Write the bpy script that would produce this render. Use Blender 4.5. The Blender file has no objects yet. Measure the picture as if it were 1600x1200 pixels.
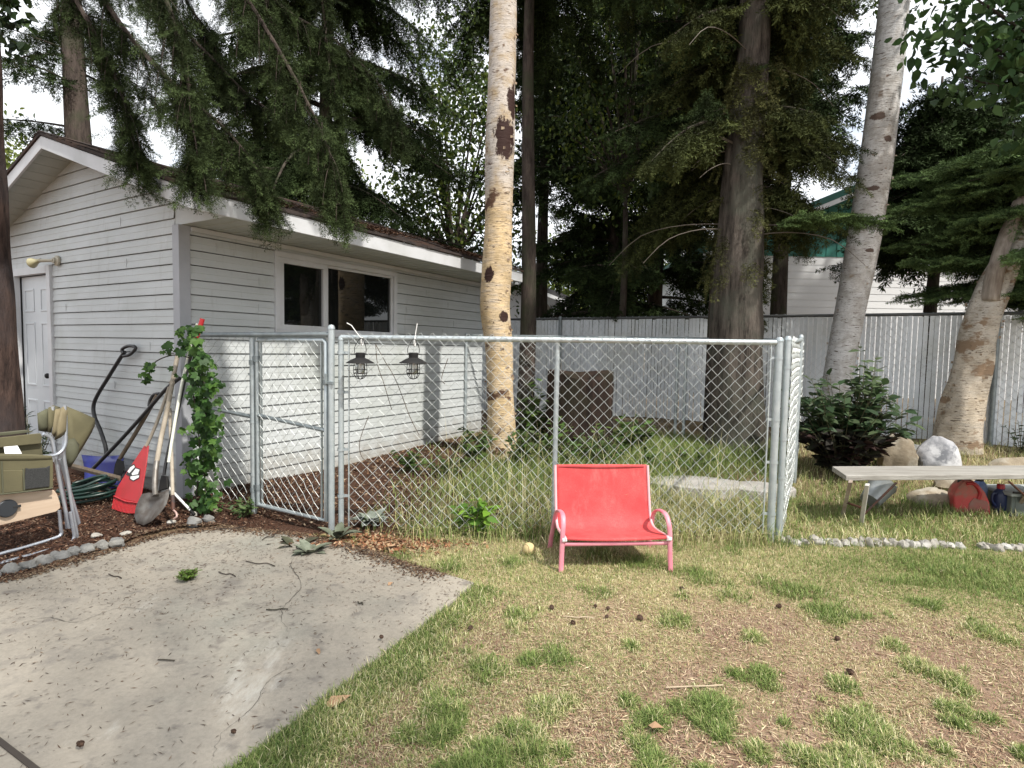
import bpy, math, random
import numpy as np
from mathutils import Matrix, Vector
R = math.radians
rng = np.random.default_rng(7)
random.seed(7)
scene = bpy.context.scene
col = scene.collection

# ------------------------------------------------------------------ camera
CAMZ = 1.45; FPX = 890.0; PITCH = R(3.5); ROLL = R(1.06)
_fw = np.array([0, math.cos(PITCH), -math.sin(PITCH)])
_r0 = np.array([1., 0, 0]); _u0 = np.cross(_r0, _fw)
_rt = _r0*math.cos(ROLL) + _u0*math.sin(ROLL)
_up = -_r0*math.sin(ROLL) + _u0*math.cos(ROLL)
_O = np.array([0, 0, CAMZ])
cam = bpy.data.cameras.new('camera'); cam_o = bpy.data.objects.new('camera', cam); col.objects.link(cam_o)
cam.sensor_width = 36.0; cam.lens = FPX/1600*36; cam.clip_start = .02; cam.clip_end = 2000
m = Matrix.Identity(4)
for i in range(3):
    m[i][0] = _rt[i]; m[i][1] = _up[i]; m[i][2] = -_fw[i]; m[i][3] = _O[i]
cam_o.matrix_world = m
scene.camera = cam_o

# ------------------------------------------------------------------ sky and sun
SUN_EL = R(54); SUN_AZ = math.atan2(.72, -.69)      # azimuth from +Y clockwise: sun behind the viewer, to the right
w = bpy.data.worlds.new('World'); scene.world = w; w.use_nodes = True
nt = w.node_tree; nt.nodes.clear()
sky = nt.nodes.new('ShaderNodeTexSky'); sky.sky_type = 'NISHITA'; sky.sun_disc = False
sky.sun_elevation = SUN_EL; sky.sun_rotation = SUN_AZ
tc = nt.nodes.new('ShaderNodeTexCoord'); mp = nt.nodes.new('ShaderNodeMapping'); mp.inputs['Scale'].default_value = (1.2, 1.2, 2.6)
nz = nt.nodes.new('ShaderNodeTexNoise'); nz.inputs['Scale'].default_value = 2.2; nz.inputs['Detail'].default_value = 7; nz.inputs['Roughness'].default_value = .55
cr = nt.nodes.new('ShaderNodeValToRGB'); cr.color_ramp.elements[0].position = .28; cr.color_ramp.elements[1].position = .46
b1 = nt.nodes.new('ShaderNodeBackground'); b1.inputs['Strength'].default_value = .11
b2 = nt.nodes.new('ShaderNodeBackground'); b2.inputs['Color'].default_value = (.93, .96, 1, 1); b2.inputs['Strength'].default_value = .96
mx = nt.nodes.new('ShaderNodeMixShader'); ow = nt.nodes.new('ShaderNodeOutputWorld')
L = nt.links.new
L(tc.outputs['Generated'], mp.inputs['Vector']); L(mp.outputs['Vector'], nz.inputs['Vector']); L(nz.outputs['Fac'], cr.inputs['Fac'])
L(sky.outputs['Color'], b1.inputs['Color']); L(cr.outputs['Color'], mx.inputs['Fac']); L(b1.outputs[0], mx.inputs[1]); L(b2.outputs[0], mx.inputs[2]); L(mx.outputs[0], ow.inputs[0])
sd = bpy.data.lights.new('sun', 'SUN'); sd.energy = 3.7; sd.angle = R(1.8); sd.color = (1, .95, .87)
so = bpy.data.objects.new('sun', sd); col.objects.link(so)
_sv = Vector((math.sin(SUN_AZ)*math.cos(SUN_EL), math.cos(SUN_AZ)*math.cos(SUN_EL), math.sin(SUN_EL)))
so.rotation_euler = _sv.to_track_quat('Z', 'Y').to_euler(); so.location = (4, -4, 9)
scene.view_settings.view_transform = 'Standard'; scene.view_settings.look = 'None'
scene.view_settings.gamma = 1; scene.view_settings.exposure = 0.66
scene.cycles.max_bounces = 6; scene.cycles.diffuse_bounces = 3; scene.cycles.transparent_max_bounces = 8

# ------------------------------------------------------------------ helpers
def sm(a, b, x):
    t = np.clip((np.asarray(x, float)-a)/(b-a), 0, 1); return t*t*(3-2*t)
def vnoise(x, y, s, seed=0):
    x = np.asarray(x, float)*s + 131.7*seed; y = np.asarray(y, float)*s + 57.3*seed
    xi = np.floor(x).astype(np.int64); yi = np.floor(y).astype(np.int64); fx = x-xi; fy = y-yi
    fx = fx*fx*(3-2*fx); fy = fy*fy*(3-2*fy)
    def h(a, b):
        n = (a*374761393 + b*668265263 + seed*974711) & 0x7fffffff
        n = ((n ^ (n >> 13))*1274126177) & 0x7fffffff
        return ((n ^ (n >> 16)) & 0xffff)/65535.0
    return (h(xi, yi)*(1-fx)+h(xi+1, yi)*fx)*(1-fy) + (h(xi, yi+1)*(1-fx)+h(xi+1, yi+1)*fx)*fy
def ray(px, py): return _fw*FPX + _rt*(px-800) - _up*(py-600)
def P0(px, py, z=0.):
    d = ray(px, py); return _O + d*((z-CAMZ)/d[2])
UU = np.array([.51028, .86001, 0]); VV = np.array([-.86001, .51028, 0])
SC = np.array([-2.8976, 4.9935, 0])                     # near corner of the shed
# boundary of the concrete slab seen from above
SLAB = [P0(*p)[:2] for p in ((742, 915), (690, 900), (640, 886), (590, 868), (545, 855), (500, 845), (452, 836), (400, 830), (340, 828), (280, 834), (225, 846), (180, 860), (120, 878), (60, 897), (0, 914))]
SLAB = SLAB + [np.array(p) for p in ((-4.2, 2.7), (-4.2, -4), (-3.2, -4))]
_sd = (SLAB[0]-P0(380, 1197)[:2]); _sd = _sd/np.linalg.norm(_sd)
for q_ in np.linspace(8, .08, 90): SLAB.append(SLAB[0]-_sd*q_+np.array([_sd[1], -_sd[0]])*(random.uniform(-.007, .007)+.012*math.sin(q_*2.3)))
SLAB = np.array(SLAB)
def inpoly(x, y, poly):
    x = np.asarray(x, float); y = np.asarray(y, float); r = np.zeros(x.shape, bool); n = len(poly)
    for i in range(n):
        x1, y1 = poly[i]; x2, y2 = poly[(i+1) % n]
        c = ((y1 > y) != (y2 > y)) & (x < (x2-x1)*(y-y1)/(y2-y1+1e-12)+x1); r ^= c
    return r
def bed(x, y):
    # raised planting bed between slab and shed
    x = np.asarray(x, float); y = np.asarray(y, float)
    a = np.where(inpoly(x, y, SLAB), 0, 1)*sm(-1.6, -2.3, x)*sm(2.6, 3.2, y)
    return a
def gh(x, y):
    x = np.asarray(x, float); y = np.asarray(y, float)
    k = .45+.55*sm(-1.5, 3, x)
    far = .24*k*sm(4.5, 8.3, y)
    z = far + .07*bed(x, y)*sm(3.2, 4.6, y)*sm(-1.9, -2.7, x)
    z = z + .018*(vnoise(x, y, 1.3, 3)-.5)*sm(.2, .6, np.abs(x)+y*.1) + .01*(vnoise(x, y, 5, 4)-.5)
    return z - .03*inpoly(x, y, SLAB)
def G(px, py, dz=0.):
    z = 0.
    for _ in range(12):
        p = P0(px, py, z+dz); z = float(gh(p[0], p[1]))*.7+z*.3
    p = P0(px, py, z+dz); return p
def A(px, py, Y):
    d = ray(px, py); return _O + d*(Y/d[1])
def on(px, py, p0, n):
    d = ray(px, py); return _O + d*(((np.asarray(p0)-_O) @ n)/(d @ n))
def gz(x, y): return float(gh(x, y))

def rnd(pts, k=6):
    # Catmull-Rom smoothing of a polyline
    pts = [np.asarray(p, float) for p in pts]; out = []
    for i in range(len(pts)-1):
        a = pts[max(i-1, 0)]; b_ = pts[i]; c_ = pts[i+1]; d_ = pts[min(i+2, len(pts)-1)]
        for t in np.linspace(0, 1, k, endpoint=False):
            out.append(.5*((2*b_)+(c_-a)*t+(2*a-5*b_+4*c_-d_)*t*t+(3*b_-a-3*c_+d_)*t**3))
    return out+[pts[-1]]
def tag(o, label=None, cat=None, group=None, kind=None):
    if label: o['label'] = label
    if cat: o['category'] = cat
    if group: o['group'] = group
    if kind: o['kind'] = kind
    return o
def empty(name, loc, label=None, cat=None, group=None):
    o = bpy.data.objects.new(name, None); col.objects.link(o); o.location = loc; o.empty_display_size = .1
    return tag(o, label, cat, group)
def link(name, me, mat, parent):
    o = bpy.data.objects.new(name, me); col.objects.link(o)
    if mat is not None:
        for mm in (mat if isinstance(mat, (list, tuple)) else [mat]): me.materials.append(mm)
    if parent is not None:
        o.parent = parent; o.matrix_parent_inverse = Matrix.Translation(-world_loc(parent))
    return o
def world_loc(o):
    l = Vector(o.location)
    if o.parent is not None: l = o.matrix_parent_inverse @ l + world_loc(o.parent)
    return l
class MB:
    def __init__(s): s.v = []; s.f = []; s.mi = []; s.cur = 0
    def add(s, vs, fs):
        b = len(s.v); s.v += [tuple(map(float, p)) for p in vs]
        for f in fs: s.f.append(tuple(b+i for i in f)); s.mi.append(s.cur)
        return s
    def box(s, c, x, y, z):
        # centre and three half-axis vectors
        c, x, y, z = map(lambda a: np.asarray(a, float), (c, x, y, z))
        vs = [c+sx*x+sy*y+sz*z for sz in (-1, 1) for sy in (-1, 1) for sx in (-1, 1)]
        return s.add(vs, [(0, 2, 3, 1), (4, 5, 7, 6), (0, 1, 5, 4), (2, 6, 7, 3), (0, 4, 6, 2), (1, 3, 7, 5)])
    def abox(s, x0, x1, y0, y1, z0, z1):
        return s.box(((x0+x1)/2, (y0+y1)/2, (z0+z1)/2), ((x1-x0)/2, 0, 0), (0, (y1-y0)/2, 0), (0, 0, (z1-z0)/2))
    def tube(s, pts, r, n=10, caps=True, flat=None):
        pts = [np.asarray(p, float) for p in pts]
        rs = r if isinstance(r, (list, tuple, np.ndarray)) else [r]*len(pts)
        b = len(s.v); N = len(pts); prev = None
        for i, p in enumerate(pts):
            t = pts[min(i+1, N-1)]-pts[max(i-1, 0)]; t = t/(np.linalg.norm(t)+1e-9)
            if prev is None:
                a = np.array([0, 0, 1.]) if abs(t[2]) < .9 else np.array([1., 0, 0])
                if flat is not None: a = np.asarray(flat[2], float)
            else: a = prev
            a = a-t*(a @ t); a = a/(np.linalg.norm(a)+1e-9); prev = a; bb = np.cross(t, a)
            fa, fb = (flat[0], flat[1]) if flat else (1, 1)
            for k in range(n):
                th = 2*math.pi*k/n; s.v.append(tuple(p+rs[i]*(a*math.cos(th)*fa+bb*math.sin(th)*fb)))
        for i in range(N-1):
            for k in range(n):
                k2 = (k+1) % n; s.f.append((b+i*n+k, b+i*n+k2, b+(i+1)*n+k2, b+(i+1)*n+k)); s.mi.append(s.cur)
        if caps:
            s.f.append(tuple(b+k for k in range(n))[::-1]); s.f.append(tuple(b+(N-1)*n+k for k in range(n))); s.mi += [s.cur]*2
        return s
    def lathe(s, c, prof, n=24, ax=(0, 0, 1), ref=None):
        ax = np.asarray(ax, float); ax = ax/np.linalg.norm(ax)
        a = np.asarray(ref, float) if ref is not None else (np.array([1., 0, 0]) if abs(ax[0]) < .9 else np.array([0, 1., 0])); a = a-ax*(a @ ax); a /= np.linalg.norm(a); bb = np.cross(ax, a)
        b = len(s.v)
        for (r, z) in prof:
            for k in range(n):
                th = 2*math.pi*k/n; s.v.append(tuple(np.asarray(c)+ax*z+r*(a*math.cos(th)+bb*math.sin(th))))
        for i in range(len(prof)-1):
            for k in range(n):
                k2 = (k+1) % n; s.f.append((b+i*n+k, b+i*n+k2, b+(i+1)*n+k2, b+(i+1)*n+k)); s.mi.append(s.cur)
        return s
    def prism(s, poly, d):
        # poly: list of 3D points (planar), d: extrusion vector
        n = len(poly); poly = [np.asarray(p, float) for p in poly]; d = np.asarray(d, float)
        return s.add(poly+[p+d for p in poly], [tuple(range(n))[::-1], tuple(range(n, 2*n))]+[(i, (i+1) % n, n+(i+1) % n, n+i) for i in range(n)])
    def blob(s, c, rad, seed=0, n=14, amp=.25, sc=2.0, flat=1.0, facet=0):
        # irregular stone-like ellipsoid
        rad = np.asarray(rad, float); rows = n//2+1; b = len(s.v); rr = np.random.default_rng(seed)
        dirs = rr.normal(size=(9+facet, 3)); dirs /= np.linalg.norm(dirs, axis=1)[:, None]; offs = rr.uniform(.60, 1.0, len(dirs))
        for i in range(rows+1):
            ph = math.pi*i/rows
            for k in range(n):
                th = 2*math.pi*k/n
                d = np.array([math.sin(ph)*math.cos(th), math.sin(ph)*math.sin(th), math.cos(ph)])
                q = 1.0
                if facet:
                    dt = dirs @ d; ok = dt > .05; q = min(1.0, float(np.min(offs[ok]/dt[ok]))) if ok.any() else 1.0
                q *= 1+amp*(float(vnoise(d[0]*sc+5*d[2], d[1]*sc+3*d[2], 1.7, seed % 50))-.5)
                s.v.append(tuple(np.asarray(c)+rad*d*q))
        for i in range(rows):
            for k in range(n):
                k2 = (k+1) % n; s.f.append((b+i*n+k, b+(i+1)*n+k, b+(i+1)*n+k2, b+i*n+k2)); s.mi.append(s.cur)
        return s
    def build(s, name, mat, parent=None, smooth=False, bevel=0.):
        me = bpy.data.meshes.new(name); me.from_pydata(s.v, [], s.f); me.update()
        o = link(name, me, mat, parent)
        if isinstance(mat, (list, tuple)): me.polygons.foreach_set('material_index', s.mi)
        if smooth:
            me.polygons.foreach_set('use_smooth', [True]*len(me.polygons))
            if smooth != 'all': me.set_sharp_from_angle(angle=R(40))
        if bevel:
            md = o.modifiers.new('bevel', 'BEVEL'); md.width = bevel; md.segments = 2; md.limit_method = 'ANGLE'
        return o
def npmesh(name, Q, cols, mat, parent=None, mi=None):
    # Q (n,k,3) separate polygons with k corners; cols (n,3) albedo per polygon
    n, k, _ = Q.shape; me = bpy.data.meshes.new(name)
    me.vertices.add(n*k); me.vertices.foreach_set('co', Q.astype(np.float32).ravel())
    me.loops.add(n*k); me.loops.foreach_set('vertex_index', np.arange(n*k, dtype=np.int32))
    me.polygons.add(n); me.polygons.foreach_set('loop_start', np.arange(0, n*k, k, dtype=np.int32)); me.polygons.foreach_set('loop_total', np.full(n, k, np.int32))
    if cols is not None:
        at = me.color_attributes.new('col', 'FLOAT_COLOR', 'POINT')
        c4 = np.ones((n*k, 4), np.float32); c4[:, :3] = np.repeat(cols, k, axis=0); at.data.foreach_set('color', c4.ravel())
    me.update(calc_edges=True)
    return link(name, me, mat, parent)

# ------------------------------------------------------------------ materials
def newmat(name):
    mt = bpy.data.materials.new(name); mt.use_nodes = True
    n = mt.node_tree; b = n.nodes['Principled BSDF']; return mt, n, b
def nd(n, t, **kw):
    x = n.nodes.new(t)
    for k, v in kw.items():
        if k in x.inputs: x.inputs[k].default_value = v
        else: setattr(x, k, v)
    return x
def mixc(n, fac, a, b, mode='MIX'):
    x = n.nodes.new('ShaderNodeMix'); x.data_type = 'RGBA'; x.blend_type = mode
    for s_, v in ((0, fac), (6, a), (7, b)):
        if isinstance(v, bpy.types.NodeSocket): n.links.new(v, x.inputs[s_])
        else: x.inputs[s_].default_value = v if s_ == 0 else (*v[:3], 1)
    return x.outputs[2]
def noise(n, scale, detail=4, stretch=None, coord='Object', rough=.6):
    t = n.nodes.new('ShaderNodeTexCoord'); v = t.outputs[coord]
    if stretch:
        mpp = n.nodes.new('ShaderNodeMapping'); mpp.inputs['Scale'].default_value = stretch; n.links.new(v, mpp.inputs['Vector']); v = mpp.outputs['Vector']
    x = n.nodes.new('ShaderNodeTexNoise'); x.inputs['Scale'].default_value = scale; x.inputs['Detail'].default_value = detail; x.inputs['Roughness'].default_value = rough
    n.links.new(v, x.inputs['Vector']); return x.outputs['Fac']
def ramp(n, f, p0, p1, c0=(0, 0, 0), c1=(1, 1, 1)):
    x = n.nodes.new('ShaderNodeValToRGB'); e = x.color_ramp.elements
    e[0].position = p0; e[1].position = p1; e[0].color = (*c0, 1); e[1].color = (*c1, 1); n.links.new(f, x.inputs['Fac']); return x.outputs['Color']
def bump(n, b, f, strength=.3, dist=.01):
    x = n.nodes.new('ShaderNodeBump'); x.inputs['Strength'].default_value = strength; x.inputs['Distance'].default_value = dist
    n.links.new(f, x.inputs['Height']); n.links.new(x.outputs[0], b.inputs['Normal'])
def M(name, c, rough=.6, metal=0., c2=None, scale=6., stretch=None, p=(.35, .65), bmp=0., bscale=60., coord='Object', spec=.5, c3=None, s3=1.5, p3=(.5, .65)):
    mt, n, b = newmat(name); b.inputs['Roughness'].default_value = rough; b.inputs['Metallic'].default_value = metal; b.inputs['Specular IOR Level'].default_value = spec
    b.inputs['Base Color'].default_value = (*c, 1)
    out = None
    if c2 is not None:
        out = mixc(n, ramp(n, noise(n, scale, 6, stretch, coord), *p), c, c2)
    if c3 is not None:
        out = mixc(n, ramp(n, noise(n, s3, 6, None, coord), *p3), out if out is not None else c, c3)
    if out is not None: n.links.new(out, b.inputs['Base Color'])
    if bmp: bump(n, b, noise(n, bscale, 4, stretch, coord), bmp)
    return mt
def leafmat(name, rough=.55, trans=.25, spec=.3):
    mt, n, b = newmat(name); a = nd(n, 'ShaderNodeAttribute', attribute_name='col'); b.inputs['Roughness'].default_value = rough; b.inputs['Specular IOR Level'].default_value = spec
    n.links.new(a.outputs['Color'], b.inputs['Base Color'])
    if trans:
        t = n.nodes.new('ShaderNodeBsdfTranslucent'); n.links.new(a.outputs['Color'], t.inputs['Color'])
        x = n.nodes.new('ShaderNodeMixShader'); x.inputs[0].default_value = trans
        o = n.nodes['Material Output']; n.links.new(b.outputs[0], x.inputs[1]); n.links.new(t.outputs[0], x.inputs[2]); n.links.new(x.outputs[0], o.inputs['Surface'])
    return mt
LEAF = leafmat('leaf', .5, .3); NEEDLE = leafmat('needle', .75, .0, .08); BLADE = leafmat('blade', .6, .2, .2); CHIP = leafmat('litter', .85, 0, .1)
SILVER = leafmat('silver_leaf', .8, .15, .1)

def siding_mat():
    mt, n, b = newmat('vinyl_siding'); b.inputs['Roughness'].default_value = .5
    c = mixc(n, ramp(n, noise(n, 1.6, 6, (1, 1, 3)), .35, .65), (.50, .525, .53), (.44, .462, .46)); c = mixc(n, ramp(n, noise(n, .9, 6), .52, .85), c, (.33, .355, .315))
    c = mixc(n, ramp(n, noise(n, 4, 8, (3, 3, .35), rough=.7), .56, .78), c, (.35, .36, .34))
    t = n.nodes.new('ShaderNodeTexCoord'); sp = n.nodes.new('ShaderNodeSeparateXYZ'); n.links.new(t.outputs['Object'], sp.inputs[0]); mr = nd(n, 'ShaderNodeMapRange'); mr.inputs['From Min'].default_value = .75; mr.inputs['From Max'].default_value = 0.; n.links.new(sp.outputs['Z'], mr.inputs['Value'])
    ml = nd(n, 'ShaderNodeMath', operation='MULTIPLY'); n.links.new(mr.outputs[0], ml.inputs[0]); n.links.new(noise(n, 5, 8, rough=.7), ml.inputs[1]); c = mixc(n, ramp(n, ml.outputs[0], .22, .62), c, (.24, .21, .165))
    n.links.new(c, b.inputs['Base Color']); bump(n, b, noise(n, 8, 4), .06); return mt
siding = siding_mat()
_old_siding = M('spare_siding', (.43, .445, .45), .5, c2=(.36, .38, .378), scale=1.6, stretch=(1, 1, 3), c3=(.30, .325, .295), s3=.9, p3=(.52, .85), bmp=.05, bscale=8)
trimw = M('white_trim', (.56, .57, .59), .45, c2=(.46, .47, .47), scale=3, p=(.4, .75))
trimg = M('corner_trim', (.36, .37, .40), .5, c2=(.31, .325, .35), scale=4)
soffm = M('soffit', (.42, .44, .41), .6, c2=(.34, .36, .33), scale=2.5)
def shingle_mat():
    mt, n, b = newmat('shingles'); b.inputs['Roughness'].default_value = .95; b.inputs['Specular IOR Level'].default_value = .15
    c = mixc(n, ramp(n, noise(n, 9, 3), .3, .7), (.032, .028, .027), (.07, .055, .05))
    c = mixc(n, ramp(n, noise(n, 2.2, 8), .5, .66), c, (.075, .045, .033)); n.links.new(c, b.inputs['Base Color'])
    bump(n, b, noise(n, 90, 3), .5); return mt
shingles = shingle_mat()
doorm = M('door_paint', (.55, .58, .60), .4, c2=(.48, .51, .53), scale=2)
galv = M('galvanised_steel', (.50, .55, .56), .42, .55, c2=(.40, .45, .47), scale=14, bmp=.05, bscale=120)
galvw = M('galvanised_wire', (.48, .51, .505), .45, .2, c2=(.44, .46, .45), scale=9)
galvd = M('aged_galvanised_steel', (.30, .34, .35), .5, .5, c2=(.22, .25, .26), scale=14)
black = M('black_plastic', (.018, .018, .02), .45, c2=(.03, .03, .03), scale=20)
blackm = M('black_metal', (.012, .012, .013), .7, 0., spec=.2, c2=(.022, .021, .02), scale=12)
redp = M('red_plastic', (.42, .018, .025), .42, c2=(.34, .02, .022), scale=10)
bluep = M('blue_plastic', (.02, .03, .28), .4, c2=(.03, .04, .2), scale=10)
wood = M('grey_wood_handle', (.38, .335, .27), .8, c2=(.26, .22, .17), scale=18, stretch=(1, 1, .12), bmp=.1, bscale=60)
wooddk = M('dark_wood_handle', (.16, .12, .08), .7, c2=(.10, .075, .05), scale=18, stretch=(1, 1, .12))
benchw = M('weathered_bench_wood', (.33, .315, .285), .85, c2=(.17, .155, .135), scale=2.6, stretch=(.6, 14, 14), p=(.42, .72), bmp=.5, bscale=8, c3=(.25, .235, .21), s3=3)
steelr = M('worn_steel', (.20, .19, .175), .5, .6, c2=(.12, .10, .085), scale=14, bmp=.15, bscale=40)
rust = M('rusty_steel', (.12, .045, .025), .7, .4, c2=(.05, .04, .04), scale=20)
olive = M('olive_canvas', (.125, .112, .060), .9, c2=(.095, .086, .048), scale=5, bmp=.12, bscale=300)
olived = M('dark_olive_canvas', (.10, .10, .06), .85, c2=(.08, .08, .05), scale=6, bmp=.12, bscale=300)
tan = M('tan_canvas', (.20, .165, .095), .9, c2=(.155, .13, .078), scale=6)
meshb = M('black_mesh_cloth', (.02, .022, .022), .8, c2=(.045, .045, .045), scale=140)
alum = M('aluminium_tube', (.52, .55, .60), .35, .7, c2=(.42, .45, .50), scale=12)
ply = M('pale_plywood', (.56, .44, .33), .6, c2=(.48, .36, .26), scale=3, stretch=(1, 1, 8))
paper = M('white_paper', (.8, .8, .8), .7)
pinkm = M('faded_pink_metal', (.62, .20, .26), .45, c2=(.66, .30, .34), scale=9, p=(.45, .7))
def redcloth():
    mt, n, b = newmat('red_sling_mesh'); b.inputs['Roughness'].default_value = .75; b.inputs['Specular IOR Level'].default_value = .2
    c = mixc(n, ramp(n, noise(n, 7, 8), .35, .7), (.53, .065, .066), (.60, .12, .115))
    c = mixc(n, ramp(n, noise(n, 240, 2), .35, .7), c, (.42, .05, .054)); c = mixc(n, ramp(n, noise(n, 3.2, 8, (2, 2, .6), rough=.7), .55, .78), c, (.60, .16, .15)); c = mixc(n, ramp(n, noise(n, 9, 8, rough=.75), .62, .74), c, (.34, .06, .055)); n.links.new(c, b.inputs['Base Color'])
    bump(n, b, noise(n, 500, 2), .25, .002); return mt
redc = redcloth()
glassm, _n, _b = newmat('window_glass'); _b.inputs['Base Color'].default_value = (.006, .007, .007, 1); _b.inputs['Roughness'].default_value = .015; _b.inputs['Specular IOR Level'].default_value = .75
lglass, _n, _b = newmat('lantern_glass'); _b.inputs['Base Color'].default_value = (.9, .92, .92, 1); _b.inputs['Roughness'].default_value = .05; _b.inputs['Transmission Weight'].default_value = .9; _b.inputs['IOR'].default_value = 1.25
white = M('white_plastic', (.78, .78, .76), .4)
stoneg = M('grey_stone', (.20, .20, .195), .85, c2=(.12, .12, .115), scale=14, c3=(.26, .25, .225), s3=4, bmp=.5, bscale=40)
stonew = M('pale_stone', (.33, .31, .27), .85, c2=(.27, .25, .22), scale=11, c3=(.46, .45, .42), s3=5, bmp=.6, bscale=30)
stonet = M('tan_stone', (.30, .25, .18), .9, c2=(.20, .16, .11), scale=9, c3=(.36, .33, .27), s3=4, bmp=.6, bscale=30)
def concrete_mat():
    mt, n, b = newmat('concrete'); b.inputs['Roughness'].default_value = .9; b.inputs['Specular IOR Level'].default_value = .2
    c = mixc(n, ramp(n, noise(n, 1.3, 8), .3, .7), (.285, .255, .21), (.345, .312, .262))
    c = mixc(n, ramp(n, noise(n, .9, 5), .52, .72), c, (.275, .268, .228))
    c = mixc(n, ramp(n, noise(n, 55, 3), .35, .62, (.88, .88, .88), (1, 1, 1)), (0, 0, 0), c)
    c = mixc(n, ramp(n, noise(n, 9, 7), .57, .68), c, (.20, .18, .155)); c = mixc(n, ramp(n, noise(n, 2.6, 9, rough=.7), .56, .68), c, (.21, .19, .165)); c = mixc(n, ramp(n, noise(n, 2.1, 9, (1, .35, 1), rough=.7), .60, .70), c, (.43, .41, .365)); c = mixc(n, ramp(n, noise(n, 34, 5), .66, .72), c, (.17, .145, .12))
    n.links.new(c, b.inputs['Base Color']); bump(n, b, noise(n, 120, 5), .35, .004); return mt
concrete = concrete_mat()
def ground_mat():
    mt, n, b = newmat('soil'); b.inputs['Roughness'].default_value = .95; b.inputs['Specular IOR Level'].default_value = .1
    a = nd(n, 'ShaderNodeAttribute', attribute_name='zone'); sp = n.nodes.new('ShaderNodeSeparateColor'); n.links.new(a.outputs['Color'], sp.inputs[0])
    dirt = mixc(n, ramp(n, noise(n, 6, 8), .3, .7), (.20, .125, .088), (.30, .205, .15))
    dirt = mixc(n, ramp(n, noise(n, 120, 3), .55, .75), dirt, (.45, .36, .28))
    dirt = mixc(n, ramp(n, noise(n, 70, 3), .56, .68), dirt, (.10, .06, .04))
    straw = mixc(n, ramp(n, noise(n, 40, 5), .35, .65), (.40, .32, .19), (.28, .235, .12))
    mulch = mixc(n, ramp(n, noise(n, 45, 5), .35, .68), (.035, .019, .013), (.10, .05, .032))
    mulch = mixc(n, ramp(n, noise(n, 90, 3), .62, .70), mulch, (.30, .24, .19))
    c = mixc(n, sp.outputs[1], dirt, straw); c = mixc(n, sp.outputs[0], c, mulch)
    n.links.new(c, b.inputs['Base Color']); bump(n, b, noise(n, 70, 6), .8, .02); return mt
soil = ground_mat()
def bark_mat(name, c0, c1, c2, sc=9, st=(1, 1, .22), b_=1.0):
    mt, n, b = newmat(name); b.inputs['Roughness'].default_value = .95; b.inputs['Specular IOR Level'].default_value = .1
    f = noise(n, sc, 10, st, rough=.75)
    c = mixc(n, ramp(n, f, .36, .60), c0, c1); c = mixc(n, ramp(n, noise(n, 2.2, 6), .48, .7), c, c2); n.links.new(c, b.inputs['Base Color'])
    bump(n, b, f, b_, .04); return mt
bark = bark_mat('conifer_bark', (.020, .017, .015), (.135, .115, .098), (.085, .088, .07), 11, (1, 1, .16), 1.0)
barkd = bark_mat('dark_conifer_bark', (.028, .022, .02), (.10, .08, .068), (.06, .065, .04))
def birch_mat(name, base, tint, z0, z1, scar=None, peel=.12):
    mt, n, b = newmat(name); b.inputs['Roughness'].default_value = .75; b.inputs['Specular IOR Level'].default_value = .2
    t = n.nodes.new('ShaderNodeTexCoord'); sp = n.nodes.new('ShaderNodeSeparateXYZ'); n.links.new(t.outputs['Object'], sp.inputs[0])
    mr = nd(n, 'ShaderNodeMapRange'); mr.inputs['From Min'].default_value = z0; mr.inputs['From Max'].default_value = z1; n.links.new(sp.outputs['Z'], mr.inputs['Value'])
    f1 = noise(n, 3.0, 6)
    ad = nd(n, 'ShaderNodeMath', operation='MULTIPLY_ADD'); n.links.new(f1, ad.inputs[0]); ad.inputs[1].default_value = .9; n.links.new(mr.outputs[0], ad.inputs[2])
    c = mixc(n, ramp(n, ad.outputs[0], .35, .98), tint, base)
    c = mixc(n, ramp(n, noise(n, 5, 6, (1, 1, 5)), .45, .8), c, tuple(x*.72 for x in base))
    c = mixc(n, ramp(n, noise(n, 11, 3, (1, 1, 6)), .60, .65), c, (.10, .07, .05)); c = mixc(n, ramp(n, noise(n, 26, 3, (1, 1, 9)), .60, .66), c, (.07, .05, .038)); c = mixc(n, ramp(n, noise(n, 7, 5), .45, .75), c, tuple(x*.62 for x in tint))      # lenticels
    c = mixc(n, ramp(n, noise(n, 2.6, 5, (1, 1, 1.6)), .655-peel*.2, .70-peel*.2), c, (.10, .055, .035) if peel < .4 else (.25, .175, .115))
    if scar is not None:
        for (sx, sy, sz, rx, ry, rz) in scar:
            v = nd(n, 'ShaderNodeMapping'); v.inputs['Location'].default_value = (-sx/rx, -sy/ry, -sz/rz); v.inputs['Scale'].default_value = (1/rx, 1/ry, 1/rz); n.links.new(t.outputs['Object'], v.inputs['Vector'])
            ln = nd(n, 'ShaderNodeVectorMath', operation='LENGTH'); n.links.new(v.outputs[0], ln.inputs[0])
            a2 = nd(n, 'ShaderNodeMath', operation='MULTIPLY_ADD'); n.links.new(noise(n, 13, 8, (1, 1, .6), rough=.75), a2.inputs[0]); a2.inputs[1].default_value = 1.5; n.links.new(ln.outputs['Value'], a2.inputs[2]); hf = nd(n, 'ShaderNodeMath', operation='MULTIPLY'); hf.inputs[1].default_value = .5; n.links.new(a2.outputs[0], hf.inputs[0])
            c = mixc(n, ramp(n, hf.outputs[0], .70, .76), (.035, .017, .014) if len(scar) > 0 and base[0] < .55 else (.12, .085, .07), c)
    n.links.new(c, b.inputs['Base Color']); bump(n, b, noise(n, 10, 6, (1, 1, 5)), .55, .02); return mt

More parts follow.
